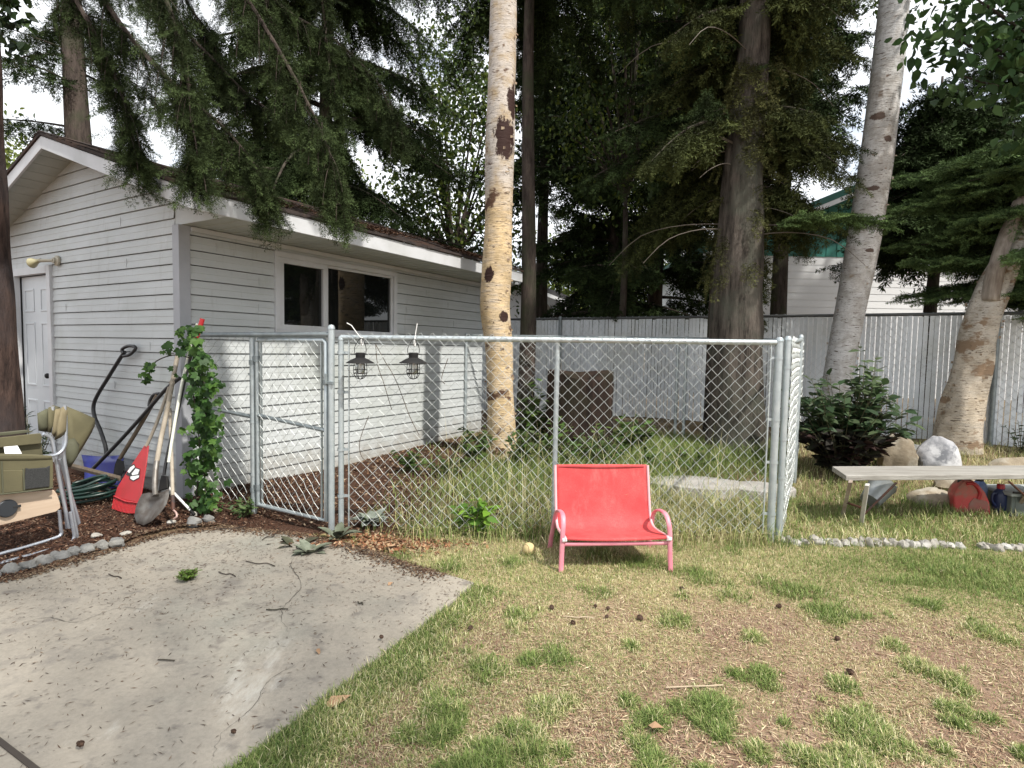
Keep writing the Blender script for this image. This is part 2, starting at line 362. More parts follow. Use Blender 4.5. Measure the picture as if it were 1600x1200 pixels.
# ------------------------------------------------------------------ ground and slab
def axis(lo, hi, step, far):
    a = list(np.arange(lo, hi+1e-6, step)); d = step; x = hi; y = lo
    up, dn = [], []
    while x < far: d *= 1.5; x += d; up.append(x); y -= d; dn.append(y)
    return np.array(dn[::-1]+a+up)
gx = axis(-7, 11, .08, 260); gy = axis(-1, 14, .08, 260)
XX, YY = np.meshgrid(gx, gy); ZZ = gh(XX, YY)
nx, ny = len(gx), len(gy)
me = bpy.data.meshes.new('ground'); vv = np.stack([XX, YY, ZZ], -1).reshape(-1, 3)
ii = np.arange(nx*ny).reshape(ny, nx); q = np.stack([ii[:-1, :-1], ii[:-1, 1:], ii[1:, 1:], ii[1:, :-1]], -1).reshape(-1, 4)
me.vertices.add(len(vv)); me.vertices.foreach_set('co', vv.astype(np.float32).ravel()); me.loops.add(q.size); me.loops.foreach_set('vertex_index', q.astype(np.int32).ravel())
me.polygons.add(len(q)); me.polygons.foreach_set('loop_start', np.arange(0, q.size, 4, dtype=np.int32)); me.polygons.foreach_set('loop_total', np.full(len(q), 4, np.int32)); me.polygons.foreach_set('use_smooth', np.ones(len(q), bool))
# fence corner points of the dog run
FL = SC + UU*.10 - VV*.02; FGL = P0(397, 805); FG = P0(518, 835); FG2 = P0(533, 834); FR = P0(1203, 846)
B2 = np.array([3.75, 7.4, 0]); B1 = np.array([2.42, 8.15, 0]); B0 = np.array([-.70, 8.62, 0])
PEN = np.array([SC[:2], FGL[:2], FG[:2], FR[:2], B2[:2], B1[:2], B0[:2]])
CLUMPS = [(1110, 1110, 75), (1345, 1150, 95), (850, 1110, 60), (835, 1180, 60), (1190, 1055, 45), (1240, 925, 55), (1290, 960, 60), (1500, 900, 120), (1560, 1000, 50), (1395, 1010, 35), (640, 1010, 60), (560, 1090, 55), (720, 960, 60), (1060, 970, 40),
          (1010, 880, 45), (940, 870, 45), (700, 890, 40), (1180, 1000, 35), (800, 960, 40), (480, 1160, 45), (1480, 1110, 40), (980, 1100, 35), (760, 1050, 40), (1090, 900, 40), (880, 1180, 40), (1250, 1190, 50), (690, 1150, 40)]
CL = np.array([[*P0(a, b)[:2], r*P0(a, b)[1]/FPX] for a, b, r in CLUMPS])
_rt2 = np.random.default_rng(55); _tp = [P0(a, b)[:2] for a, b in zip(_rt2.uniform(420, 1640, 260)[:70], 850+390*_rt2.uniform(0, 1, 70)**1.3)]; CL = np.concatenate([CL*np.array([1, 1, .85]), np.array([[p[0], p[1], rr_] for p, rr_ in zip(_tp, _rt2.uniform(.03, .12, 70)) if not inpoly(p[0], p[1], SLAB)])])
def clump(x, y):
    o = np.zeros(np.shape(x))
    for cx, cy, r in CL: o = np.maximum(o, 1-sm(.10, 1.65, np.hypot(x-cx, (y-cy)/1.15)/r*(.6+1.3*vnoise(x, y, 6, 9)+1.1*(vnoise(x, y, 16, 10)-.5))))
    return o
def zones(x, y):
    pen = inpoly(x, y, PEN); bd = bed(x, y)*sm(-1.2, -1.6, x-.35*(y-4.2))
    lawn = (~pen) & (y < 4.6)
    strw = np.clip(.55*sm(.42, .68, vnoise(x, y, 1.7, 2)*.6+vnoise(x, y, 4.5, 6)*.4) + .8*sm(2.9, 3.5, y) , 0, 1)
    strw = np.where(lawn, np.maximum(strw, clump(x, y)), .35)
    strw = np.where((~pen) & (x > 1.9) & (y >= 4.3), .8, strw)
    mul = np.clip(np.maximum(bd, np.where(pen, .75*sm(1.4, -.6, x)+.25, 0)), 0, 1)
    mul = np.maximum(mul, sm(4.6, 5.4, y)*np.where(pen, .2, .5))
    mul = np.maximum(mul, .75*(1-sm(.25, .6, np.hypot(x+.95, (y-4.12)*1.3))))
    mul = np.maximum(mul, (~inpoly(x, y, SLAB))*sm(-.75, -1.2, x)*sm(3.85, 4.1, y)*sm(5.2, 4.9, y))
    return mul, strw
mu, st = zones(XX.ravel(), YY.ravel()); at = me.color_attributes.new('zone', 'FLOAT_COLOR', 'POINT'); c4 = np.ones((len(vv), 4), np.float32); c4[:, 0] = mu; c4[:, 1] = st; c4[:, 2] = 0; at.data.foreach_set('color', c4.ravel())
me.update(calc_edges=True); tag(link('ground', me, soil, None), kind='structure')
sb = MB(); sb.prism([(p[0], p[1], -.08) for p in SLAB], (0, 0, .105)); slab = sb.build('concrete_slab', concrete, None, bevel=.012); tag(slab, 'pale grey concrete patio slab littered with twigs in front of the shed', kind='structure')
j = MB(); p = P0(-40, 1128, .027); q_ = P0(120, 1252, .027); d = q_-p; nn = np.array([-d[1], d[0], 0]); nn = nn/np.linalg.norm(nn)*.009
def crack(name, pts, w0):
    pz = [P0(x, y, .0265) for x, y in pts]; pz = rnd(pz, 10); pz = [p+np.array([random.gauss(0, .003), random.gauss(0, .003), 0]) for p in pz]; k = MB(); vs = []; n_ = len(pz)
    for i, p in enumerate(pz):
        t = pz[min(i+1, n_-1)]-pz[max(i-1, 0)]; t = np.array([-t[1], t[0], 0]); t /= np.linalg.norm(t)+1e-9; w = w0*(.3+random.random())*math.sin(math.pi*(i+.6)/(n_+.2)); vs += [p-t*w+[0, 0, .002], p+t*w+[0, 0, .002]]
    k.add(vs, [(2*i, 2*i+2, 2*i+3, 2*i+1) for i in range(n_-1)]); return k.build(name, bpy.data.materials.get('crack_dirt') or M('crack_dirt', (.09, .08, .065), .95), slab)
crack('crack', [(480, 846), (455, 880), (470, 915), (440, 955), (452, 990)], .0022); crack('crack', [(0, 985), (70, 965), (120, 972), (190, 950), (260, 958)], .0018)
crack('crack', [(330, 1200), (345, 1150), (395, 1105), (425, 1060), (480, 1030)], .0014)
j.box((p+q_)/2+np.array([0, 0, .002]), d*1.5, nn, (0, 0, .002)); j.build('joint', M('joint_dirt', (.05, .04, .032), .95), slab)

# ------------------------------------------------------------------ shed
LEN, WID, ZW, OH, RO = 4.72, 3.60, 2.49, .70, .30
SL = .329; CRS = .130; Z0 = .055
def S(t, s, z): return SC + UU*t + VV*s + np.array([0, 0, z])
shed = empty('shed', tuple(SC+np.array([0, 0, .05])), 'small shed with dirty white vinyl siding and brown needle-strewn shingle roof', 'shed')
RZ = 2.60 + .02                                          # roof surface at the eave edge (s=-OH)
def roofz(s): return RZ + SL*((s+OH) if s <= WID/2 else (WID-s+OH))
WT0, WT1, WZ0, WZ1 = .965, 2.685, 1.585, 2.36            # window opening
def course(mb, a0, a1, z0, z1, at_, out, b0=None, b1=None):
    # one lap of siding between wall coordinates a0..a1 (b0,b1 at the top), at_(a, out, z) maps to space
    b0 = a0 if b0 is None else b0; b1 = a1 if b1 is None else b1
    zm = z0+(z1-z0)*.52; m0, m1 = a0+(b0-a0)*.52, a1+(b1-a1)*.52; g = .010
    vs = [at_(a0, -.030, z0+g), at_(a1, -.030, z0+g), at_(a0, out, z0+g*.7), at_(a1, out, z0+g*.7), at_(a0, out, z0+g+.004), at_(a1, out, z0+g+.004), at_(m0, out*.62, zm), at_(m1, out*.62, zm), at_(m0, out*.72, zm+.004), at_(m1, out*.72, zm+.004), at_(b0, out*.25, z1), at_(b1, out*.25, z1), at_(b0, -.030, z1), at_(b1, -.030, z1)]
    mb.add(vs, [(0, 1, 3, 2), (2, 3, 5, 4), (4, 5, 7, 6), (6, 7, 9, 8), (8, 9, 11, 10), (10, 11, 13, 12)])
side = MB(); fside = lambda a, o, z: S(a, -o, z)
z = Z0
while z < ZW-.001:
    z1 = min(z+CRS, ZW+.02)
    for (a, b, hole) in ((.06, WT0-.03, 0), (WT0-.03, WT1+.03, 1), (WT1+.03, LEN, 0)):
        if not hole: course(side, a, b, z, z1, fside, .017)
        else:
            if z1 <= WZ0-.03 or z >= WZ1+.03: course(side, a, b, z, z1, fside, .017)
            else:
                if z < WZ0-.03: course(side, a, b, z, WZ0-.03, fside, .017)
                if z1 > WZ1+.03: course(side, a, b, WZ1+.03, z1, fside, .017)
    z += CRS
rj = random.Random(3)
for k in range(18):
    for t_ in ([rj.uniform(.3, .9), rj.uniform(2.8, 4.5)] if k % 2 else [rj.uniform(2.8, 4.5)]):
        zc = Z0+CRS*(k+.5)
        if zc < ZW-.08: side.box(S(t_, -.016, zc-.01), UU*.0014, VV*.0022, (0, 0, .045))
side.add([S(.05, .002, -.1), S(LEN, .002, -.1), S(LEN, .002, Z0+.02), S(.05, .002, Z0+.02)], [(0, 1, 2, 3)])
side.add([S(LEN, 0, 0), S(LEN, WID, 0), S(LEN, WID, ZW), S(LEN, WID/2, ZW+SL*WID/2), S(LEN, 0, ZW)], [(0, 1, 2, 3, 4)])
side.add([S(0, WID, 0), S(LEN, WID, 0), S(LEN, WID, ZW), S(0, WID, ZW)], [(0, 1, 2, 3)])
o = side.build('side_wall', siding, shed)
DS0, DS1, DZ1 = 2.44, 3.45, 2.27                          # door trim outer edges
ZG = 2.755; gab = MB(); fg = lambda a, o, z: S(-o, a, z)
def grange(z):
    if z <= ZG-.02: return .06, WID-.05
    k = (z-ZG)/SL; return max(.06, k), min(WID-.05, WID-k)
z = Z0; ZA = ZG+SL*WID/2
while z < ZA-.02:
    z1 = min(z+CRS, ZA-.01); a0, a1 = grange(z); b0, b1 = grange(z1)
    if z < ZW < z1: pass
    if z < DZ1-.01:
        course(gab, a0, DS0+.005, z, min(z1, DZ1+.03) if z1 > DZ1 else z1, fg, .017); course(gab, DS1-.005, a1, z, z1, fg, .017)
        if z1 > DZ1: course(gab, DS0+.005, DS1-.005, DZ1-.01, z1, fg, .017)
    else: course(gab, a0, a1, z, z1, fg, .017, b0, b1)
    z += CRS
for k in range(20):
    a_s = rj.uniform(.3, 2.2); zc = Z0+CRS*(k+.5)
    if k % 3 == 1: gab.box(S(-.016, a_s, zc-.01), UU*.0022, VV*.0014, (0, 0, .045))
gab.add([S(.01, .01, 2.40), S(.01, .01, ZG+.02), S(.01, WID/2, ZA+.02), S(.01, WID-.01, ZG+.02), S(.01, WID-.01, 2.4)], [(0, 1, 2, 3, 4)]); gab.add([S(.002, 0, 0), S(.002, WID, 0), S(.002, WID, Z0), S(.002, 0, Z0)], [(0, 1, 2, 3)])
gab.build('gable_wall', siding, shed)
ct = MB(); ct.prism([S(-.024, -.024, .03), S(.075, -.024, .03), S(.075, -.002, .03), S(-.002, -.002, .03), S(-.002, .075, .03), S(-.024, .075, .03)], (0, 0, 2.44)); ct.build('corner_trim', trimg, shed)
ct = MB(); ct.prism([S(-.024, WID+.02, .03), S(-.024, WID-.06, .03), S(.02, WID-.06, .03), S(.02, WID+.02, .03)], (0, 0, 2.44)); ct.build('corner_trim', trimg, shed)
# roof: lapped courses of shingles on both slopes
T0, T1 = -RO-.025, LEN+.08
rf = MB(); NR = 19; smax = WID/2+OH+.02
for sgn in (0, 1):
    for i in range(NR):
        a0 = -.025 + smax*i/NR; a1 = -.025 + smax*(i+1)/NR
        f = (lambda a: -OH+a) if sgn == 0 else (lambda a: WID+OH-a)
        n_ = 24
        for k in range(n_):
            t0 = T0+(T1-T0)*k/n_; t1 = T0+(T1-T0)*(k+1)/n_; jz = .006*random.random(); ja = .012*random.random()
            zA = RZ+SL*(a0-ja)+.026+jz; zB = RZ+SL*a1+.018
            rf.add([S(t0, f(a0-ja), zA-.022), S(t1, f(a0-ja), zA-.022), S(t0, f(a0-ja), zA), S(t1, f(a0-ja), zA), S(t0, f(a1), zB), S(t1, f(a1), zB)], [(0, 1, 3, 2), (2, 3, 5, 4)])
    # deck edge along the rake and underside
    for t in (T0, T1):
        rf.add([S(t, f(-.02), RZ-.01), S(t, f(smax), RZ+SL*smax-.01), S(t, f(smax), RZ+SL*smax+.02), S(t, f(-.02), RZ+.02)], [(0, 1, 2, 3)])
    rf.add([S(T0, f(-.025), RZ-.012), S(T1, f(-.025), RZ-.012), S(T1, f(smax), RZ+SL*smax-.012), S(T0, f(smax), RZ+SL*smax-.012)], [(0, 1, 2, 3)])
    rf.add([S(T0, f(-.025), RZ-.012), S(T1, f(-.025), RZ-.012), S(T1, f(-.025), RZ+.02), S(T0, f(-.025), RZ+.02)], [(0, 1, 2, 3)])
rp = RZ+SL*(WID/2+OH)
rf.prism([S(T0-.005, WID/2-.13, rp-.012), S(T0-.005, WID/2, rp+.034), S(T0-.005, WID/2+.13, rp-.012), S(T0-.005, WID/2, rp+.018)], UU*(T1-T0+.01))
roof = rf.build('roof', shingles, shed)
# needle debris lying on the near slope
Qs = []; cs = []
n_ = 9000; tt = rng.uniform(T0+.02, T1-.02, n_); aa = np.abs(rng.normal(0, .55, n_)) % (smax*.98)
keep = vnoise(tt, aa, 2.3, 11) > .35; tt, aa = tt[keep], aa[keep]; n_ = len(tt)
cen = SC + UU*tt[:, None] + VV*(-OH+aa)[:, None]; cen[:, 2] = RZ+SL*aa+.036+rng.uniform(0, .02, n_)
def sticks(cen, ln, wd, tilt, cols):
    n_ = len(cen); az = rng.uniform(0, 2*np.pi, n_); d = np.stack([np.cos(az), np.sin(az), rng.normal(0, tilt, n_)], 1); s_ = np.stack([-np.sin(az), np.cos(az), rng.normal(0, .4, n_)], 1)
    l = (ln*rng.uniform(.5, 1.2, n_))[:, None]; w_ = wd*rng.uniform(.6, 1.3, n_)[:, None]
    Q = np.stack([cen-d*l/2, cen+s_*w_/2, cen+d*l/2, cen-s_*w_/2], 1); c = np.array(cols)[rng.integers(0, len(cols), n_)]*rng.uniform(.7, 1.3, n_)[:, None]
    return Q, c
Q, c = sticks(cen, .07, .012, .25, [(.10, .055, .036), (.07, .042, .03), (.12, .07, .045), (.04, .03, .024)])
tag(npmesh('needle_litter', Q, c, CHIP), 'rusty brown fallen needles and twigs lying along the eave of the shed roof', 'needle litter', kind='stuff')
# fascia and soffits
fa = MB(); fa.box(S((T0+T1)/2+.012, -OH, 2.535), UU*((T1-T0)/2-.012), VV*.012, (0, 0, .072)); fa.build('eave_fascia', trimw, shed, bevel=.004)
fa = MB(); fa.box(S((T0+T1)/2+.012, WID+OH, 2.535), UU*((T1-T0)/2-.012), VV*.012, (0, 0, .072)); fa.build('eave_fascia', trimw, shed, bevel=.004)
for sgn in (0, 1):
    f = (lambda a: -OH+a) if sgn == 0 else (lambda a: WID+OH-a); e = WID/2+OH
    fr = MB(); fr.prism([S(-RO-.012, f(-.012), RZ-.157), S(-RO-.012, f(e-.001), RZ-.135+SL*e), S(-RO-.012, f(e-.001), RZ-.016+SL*e), S(-RO-.012, f(-.012), RZ-.018)], UU*.022)
    fr.build('rake_fascia', trimw, shed, bevel=.003)
    # sloped rake soffit with planks
    sf = MB(); nb = 16
    for k in range(nb):
        a0 = e*k/nb+.004; a1 = e*(k+1)/nb-.004
        sf.box(S(-RO/2+.008, (f(a0)+f(a1))/2, RZ-.105+SL*(a0+a1)/2), UU*(RO/2-.004), VV*(f(a1)-f(a0))/2+np.array([0, 0, SL*(a1-a0)/2]), (0, 0, .006))
    sf.build('rake_soffit', soffm, shed)
sf = MB(); nb = 64
for k in range(nb):
    t0 = (LEN+.05)*k/nb; t1 = (LEN+.05)*(k+1)/nb
    sf.box(S((t0+t1)/2, -OH/2+.002, 2.476+.004*(k % 2)), UU*((t1-t0)/2), VV*(OH/2-.012), (0, 0, .005))
sf.build('eave_soffit', soffm, shed)
for f in (lambda a: -OH+a, lambda a: WID+OH-a):
    sf = MB(); sf.prism([S(-.004, f(.014), 2.470), S(-.004, f(OH+.07), 2.470), S(-.004, f(OH+.07), RZ-.112+SL*(OH+.07)), S(-.004, f(.014), RZ-.108)], UU*.012); sf.build('eave_return', siding, shed)
cv = MB(); cv.box(S(LEN/2, -.030, 2.446), UU*(LEN/2-.08), VV*.012, (0, 0, .020)); cv.build('frieze_trim', trimw, shed)
# window
wf = MB()
def ring(mb, a0, a1, z0, z1, w_, o0, o1, at_):
    for (p, q, r_, t_) in ((a0, a1, z0, z0+w_), (a0, a1, z1-w_, z1), (a0, a0+w_, z0+w_, z1-w_), (a1-w_, a1, z0+w_, z1-w_)):
        c0 = at_((p+q)/2, (o0+o1)/2, (r_+t_)/2); ax = at_(q, o0, r_)-at_(p, o0, r_); oy = at_(p, o1, r_)-at_(p, o0, r_)
        mb.box(c0, ax/2, oy/2, (0, 0, (t_-r_)/2))
ring(wf, WT0-.035, WT1+.035, WZ0-.035, WZ1+.035, .055, -.05, .034, fside)
win = wf.build('window', trimw, shed, bevel=.004)
sh = MB(); ring(sh, WT0+.02, 1.60, WZ0+.02, WZ1-.02, .055, -.04, .020, fside); sh.build('sash', trimw, win, bevel=.003)
sh = MB(); ring(sh, 1.60, WT1-.02, WZ0+.02, WZ1-.02, .028, -.04, .004, fside); sh.build('sash', trimw, win, bevel=.003)
pn = MB(); pn.add([S(WT0+.07, .012, WZ0+.07), S(1.55, .012, WZ0+.07), S(1.55, .012, WZ1-.07), S(WT0+.07, .012, WZ1-.07)], [(0, 1, 2, 3)]); pn.build('pane', glassm, win)
pn = MB(); pn.add([S(1.625, .02, WZ0+.045), S(WT1-.045, .02, WZ0+.045), S(WT1-.045, .02, WZ1-.045), S(1.625, .02, WZ1-.045)], [(0, 1, 2, 3)]); pn.build('pane', glassm, win)
# door with trim and six raised panels
dr = MB()
for (a0, a1, z0, z1) in ((DS0, DS0+.085, .1, DZ1), (DS1-.085, DS1, .1, DZ1), (DS0+.085, DS1-.085, DZ1-.085, DZ1)):
    dr.box(S(-.012, (a0+a1)/2, (z0+z1)/2), UU*.03, VV*((a1-a0)/2), (0, 0, (z1-z0)/2))
door = dr.build('door_frame', trimw, shed, bevel=.004)
dd = MB(); a0, a1, z0, z1 = DS0+.09, DS1-.09, .16, DZ1-.09
dd.box(S(.05, (a0+a1)/2, (z0+z1)/2), UU*.02, VV*((a1-a0)/2), (0, 0, (z1-z0)/2))
for (pa, pb) in ((.10, .40), (.60, .90)):
    for (za, zb) in ((.06, .30), (.38, .74), (.80, .93)):
        ring(dd, a0+(a1-a0)*pa, a0+(a1-a0)*pb, z0+(z1-z0)*za, z0+(z1-z0)*zb, .022, -.033, -.022, fg)
door2 = dd.build('door', doorm, shed, bevel=.004)
kn = MB(); kn.lathe(S(.03, a0+.06, 1.06), [(.028, 0), (.028, .012), (.012, .015), (.012, .04), (.028, .05), (.03, .065), (.02, .08), (0, .082)], 16, -UU); kn.build('door_knob', blackm, door2, smooth=True)
# flood lamp beside the door
lm = MB(); lp = S(-.02, 2.27, 2.30); lm.lathe(lp, [(.0, 0), (.055, 0), (.055, .02), (.03, .032), (.03, .05), (0, .05)], 20, -UU)
e1 = lp-UU*.05+VV*.05+np.array([0, 0, .0]); e2 = lp-UU*.10+VV*.17+np.array([0, 0, .0]); lm.tube([lp-UU*.04, e1, e2], [.018, .016, .020], 12)
lamp = lm.build('wall_lamp', M('cream_metal', (.40, .37, .29), .5), shed, smooth=True)
bl = MB(); ax = VV*.85-UU*.35+np.array([0, 0, -.25]); bl.lathe(e2, [(.018, -.02), (.022, .02), (.026, .04), (.048, .08), (.055, .105), (.050, .115), (0, .12)], 20, ax); bl.build('lamp_bulb', M('yellowed_glass', (.36, .33, .20), .2), lamp, smooth=True)

# ------------------------------------------------------------------ chain-link
def mesh_wire(mb, a, b, z0, z1, pitch=.090, r=.0020, seed=0, ragged=.0, zb0=None, zb1=None):
    # woven wires between ground points a and b; each wire zigzags up the panel
    a = np.asarray(a, float); b = np.asarray(b, float); Ln = np.linalg.norm((b-a)[:2]); d = (b-a)/Ln; d[2] = 0; n = np.array([-d[1], d[0], 0]); cnt = int(2*Ln/pitch); pt = Ln/cnt; hz = pitch/2
    za, zb = (z0 if zb0 is None else zb0), (z0 if zb1 is None else zb1)
    for i in range(cnt):
        zs = za+(zb-za)*(i+.5)/cnt; k = int((z1-zs)/hz)
        pts = []
        for j_ in range(k+1):
            s_ = i*pt + (pt*.96 if (j_+i) % 2 else pt*.04); zz = z1 - j_*hz
            wob = .020*(float(vnoise(s_, zz, 2.2, seed))-.5)+.004*(float(vnoise(s_*3, zz, 9, seed+1))-.5)
            pts.append(a+d*(s_+wob)+n*((.004 if (j_ % 2) else -.004)+wob)+np.array([0, 0, zz+wob]))
        mb.tube(pts, r, 4, caps=False)
def rail(mb, pts, r): mb.tube(pts, r, 12)
def post(mb, x, y, z1, r=.024, z0=None):
    z0 = gz(x, y)-.05 if z0 is None else z0
    mb.lathe((x, y, 0), [(r, z0), (r, z1), (r*1.15, z1), (r*1.15, z1+.012), (r*.8, z1+.03), (0, z1+.036)], 14)
def bands(mb, x, y, zs, d, r=.024, reach=.05):
    for z in zs:
        mb.lathe((x, y, z), [(r+.004, -.011), (r+.004, .011)], 12); mb.box((x+d[0]*reach*.6, y+d[1]*reach*.6, z), (d[0]*reach*.5, d[1]*reach*.5, 0), (-d[1]*.004, d[0]*.004, 0), (0, 0, .010))
def up(p, z): return np.array([p[0], p[1], z])
ZT = 1.525
# front panel
f = empty('chain_link_fence', (FG2[0], FG2[1], gz(*FG2[:2])), 'front panel of the chain-link dog run, behind the red loveseat, two lanterns on it', 'fence', 'chain-link panels of the dog run')
A_, B_ = up(FG2, 0), up(FR, 0); dF = (B_-A_)/np.linalg.norm(B_-A_); FM = A_+dF*((P0(867, 850)-A_) @ dF)
b = MB(); post(b, A_[0], A_[1], ZT-.03, .021); bands(b, A_[0], A_[1], (.3, .66, 1.1, 1.4), dF); b.build('post', galv, f, smooth=True)
b = MB(); b.lathe((FM[0]+.0, FM[1]+.03, 0), [(.019, gz(*FM[:2])-.05), (.019, ZT-.02)], 12); b.build('post', galv, f, smooth=True)
b = MB(); post(b, B_[0], B_[1], ZT+.02, .028); bands(b, B_[0], B_[1], (.22, .62, .95, 1.42), -dF, .028); b.build('post', galv, f, smooth=True)
b = MB(); rail(b, [up(A_, ZT-.01), up((A_+B_)/2, ZT+.002), up(B_, ZT+.012)], .021); b.build('top_rail', galv, f, smooth=True)
b = MB(); 
for (p_, s_) in ((A_, 1), (B_, -1)):
    b = MB(); c_ = p_+dF*s_*.06; b.box(up(c_, (.06+ZT)/2), dF*.004, np.array([-dF[1], dF[0], 0])*.008, (0, 0, (ZT-.06)/2)); b.build('tension_bar', galv, f)
b = MB(); off = np.array([dF[1], -dF[0], 0])*.024; mesh_wire(b, A_+dF*.06+off, B_-dF*.06+off, .05, ZT+.03, seed=1); b.build('wire_mesh', galvw, f)
# gate
g_ = empty('chain_link_gate', (FGL[0], FGL[1], gz(*FGL[:2])), 'narrow chain-link gate with a mid rail, hung beside the creeper', 'gate')
dG = (FG-FGL)/np.linalg.norm(FG-FGL); dG[2] = 0; nG = np.array([dG[1], -dG[0], 0]); GL = FGL+dG*.06; GR = FG-dG*.055; zg0 = .10
b = MB(); b.tube([up(GL, zg0), up(GL, 1.47), up(GL+dG*.02, 1.49), up(GR-dG*.02, 1.49), up(GR, 1.47), up(GR, zg0), up(GL, zg0)], .019, 12); b.build('frame', galv, g_, smooth=True)
b = MB(); b.tube([up(GL, .86), up(GR, .80)], .017, 12); b.build('mid_rail', galvd, g_, smooth=True)
b = MB(); mesh_wire(b, GL+dG*.05+nG*.02, GR-dG*.05+nG*.02, zg0+.0, 1.50, seed=2); b.build('wire_mesh', galvw, g_)
for p_ in (GL+dG*.05, GR-dG*.05): b = MB(); b.box(up(p_, .79), dG*.004, nG*.008, (0, 0, .68)); b.build('tension_bar', galv, g_)
for z in (.25, 1.33):
    b = MB(); b.lathe(up(GL, z), [(.025, -.025), (.025, .025)], 12); b.box(up(GL-dG*.03+nG*.012, z), dG*.035, nG*.006, (0, 0, .02)); b.lathe(up(FGL, z-.03), [(.03, -.02), (.03, .02)], 12); b.build('hinge', galvd, g_)
b = MB(); zl = 1.17; b.lathe(up(GR, zl), [(.026, -.02), (.026, .02)], 12); b.box(up(GR+dG*.045+nG*.02, zl), dG*.055, nG*.006, (0, 0, .013)); b.box(up(GR+dG*.03+nG*.03, zl+.03), dG*.008, nG*.01, (0, 0, .04)); b.build('latch', galvd, g_, bevel=.003)
# left panel between shed corner and gate
f = empty('chain_link_fence', (FGL[0], FGL[1], gz(*FGL[:2])), 'short chain-link panel between the shed corner and the gate, half hidden by creeper', 'fence', 'chain-link panels of the dog run')
b = MB(); post(b, FGL[0], FGL[1], ZT, .025); bands(b, FGL[0], FGL[1], (.35, .8, 1.2), -dG, .025); b.build('post', galv, f, smooth=True)
b = MB(); post(b, FG[0], FG[1], ZT+.05, .024); b.build('post', galv, f, smooth=True)
b = MB(); rail(b, [up(FL, ZT), up(FG, ZT+.01)], .021); b.build('top_rail', galvd, f, smooth=True)
b = MB(); rail(b, [up(FL, .90), up(FGL, .84)], .018); b.build('mid_rail', galvd, f, smooth=True)
b = MB(); mesh_wire(b, FL+nG*.02, FGL-dG*.05+nG*.02, .08, ZT+.02, seed=3); b.build('wire_mesh', galvw, f)
# right panel
f = empty('chain_link_fence', (FR[0], FR[1], gz(*FR[:2])), 'right side panel of the dog run, seen nearly edge-on beside the dark shrub', 'fence', 'chain-link panels of the dog run')
dR = (B2-up(FR, 0)); dR = dR/np.linalg.norm(dR); nR = np.array([dR[1], -dR[0], 0]); A2 = up(FR, 0)+nR*.055+dR*.05
b = MB(); post(b, A2[0], A2[1], ZT+.03, .025); bands(b, A2[0], A2[1], (.5, .8, 1.35), dR, .025); b.build('post', galv, f, smooth=True)
M2 = A2+dR*1.9
for p_ in (M2, B2): b = MB(); post(b, p_[0], p_[1], ZT+.10, .024); b.build('post', galv, f, smooth=True)
b = MB(); rail(b, [up(A2, ZT+.01), up(M2, ZT+.08), up(B2, ZT+.11)], .02); b.build('top_rail', galv, f, smooth=True)
b = MB(); mesh_wire(b, A2+dR*.05+nR*.024, up(B2, 0)+nR*.024, .05, ZT+.07, seed=4, zb0=.05, zb1=.15); b.build('wire_mesh', galvw, f)
# back panels
f = empty('chain_link_fence', (B2[0], B2[1], gz(*B2[:2])), 'back panel of the chain-link dog run, between the big fir and the slatted fence', 'fence', 'chain-link panels of the dog run')
dB = (B1-B2)/np.linalg.norm(B1-B2)
for p_ in (B1+dB*-.06, B1+dB*.06, B0): b = MB(); post(b, p_[0], p_[1], ZT+.12, .022); b.build('post', galv, f, smooth=True)
b = MB(); rail(b, [up(B2, ZT+.11), up(B1, ZT+.12), up(B0, ZT+.12)], .02); b.build('top_rail', galvd, f, smooth=True)
b = MB(); mesh_wire(b, B2, B1, .15, ZT+.12, .12, .0016, seed=5); mesh_wire(b, B1, B0, .15, ZT+.12, .12, .0016, seed=6); b.build('wire_mesh', galvw, f)

# ------------------------------------------------------------------ tall slatted privacy fence
F0 = np.array([6.62, 7.83, 0]); PFZ = 1.83
pf = empty('privacy_fence', (F0[0], F0[1], gz(F0[0], F0[1])), 'tall pale grey chain-link fence filled with vertical privacy slats behind the trees', 'fence')
slatm = M('privacy_slat', (.78, .81, .84), .5, c2=(.70, .74, .77), scale=5, c3=(.66, .68, .67), s3=1.2)
b = MB(); s_ = -4.2; nV = np.array([VV[1], -VV[0], 0]); nV = nV if nV[1] < 0 else -nV
while s_ < 9.6:
    c_ = F0+VV*s_; zb = gz(c_[0], c_[1])+.02; tl = random.uniform(-.006, .006); zt_ = 2.05-random.random()**3*.03
    b.box(up(c_, (zb+zt_)/2)+nV*.004*math.sin(s_*90)+VV*random.uniform(-.002, .002), VV*.0272+nV*tl, nV*.006, (random.uniform(-.005, .005), 0, (zt_-zb)/2)); s_ += .064
b.build('slats', slatm, pf)
b = MB(); mesh_wire(b, F0-VV*4.2-nV*-.012, F0+VV*9.6-nV*-.012, .25, 2.09, .12, .0024, seed=7); b.build('wire_mesh', M('pale_coated_wire', (.52, .54, .55), .5), pf)
b = MB(); b.tube([up(F0-VV*4.2, 2.06), up(F0+VV*9.6, 2.06)], .024, 10); b.build('top_rail', M('dark_rail', (.10, .105, .105), .5, .4), pf, smooth=True)
for s_ in (-3.2, 0, 3.3, 6.6, 9.4):
    c_ = F0+VV*s_+nV*.05; b = MB(); post(b, c_[0], c_[1], 2.07, .032); b.build('post', galvd, pf, smooth=True)

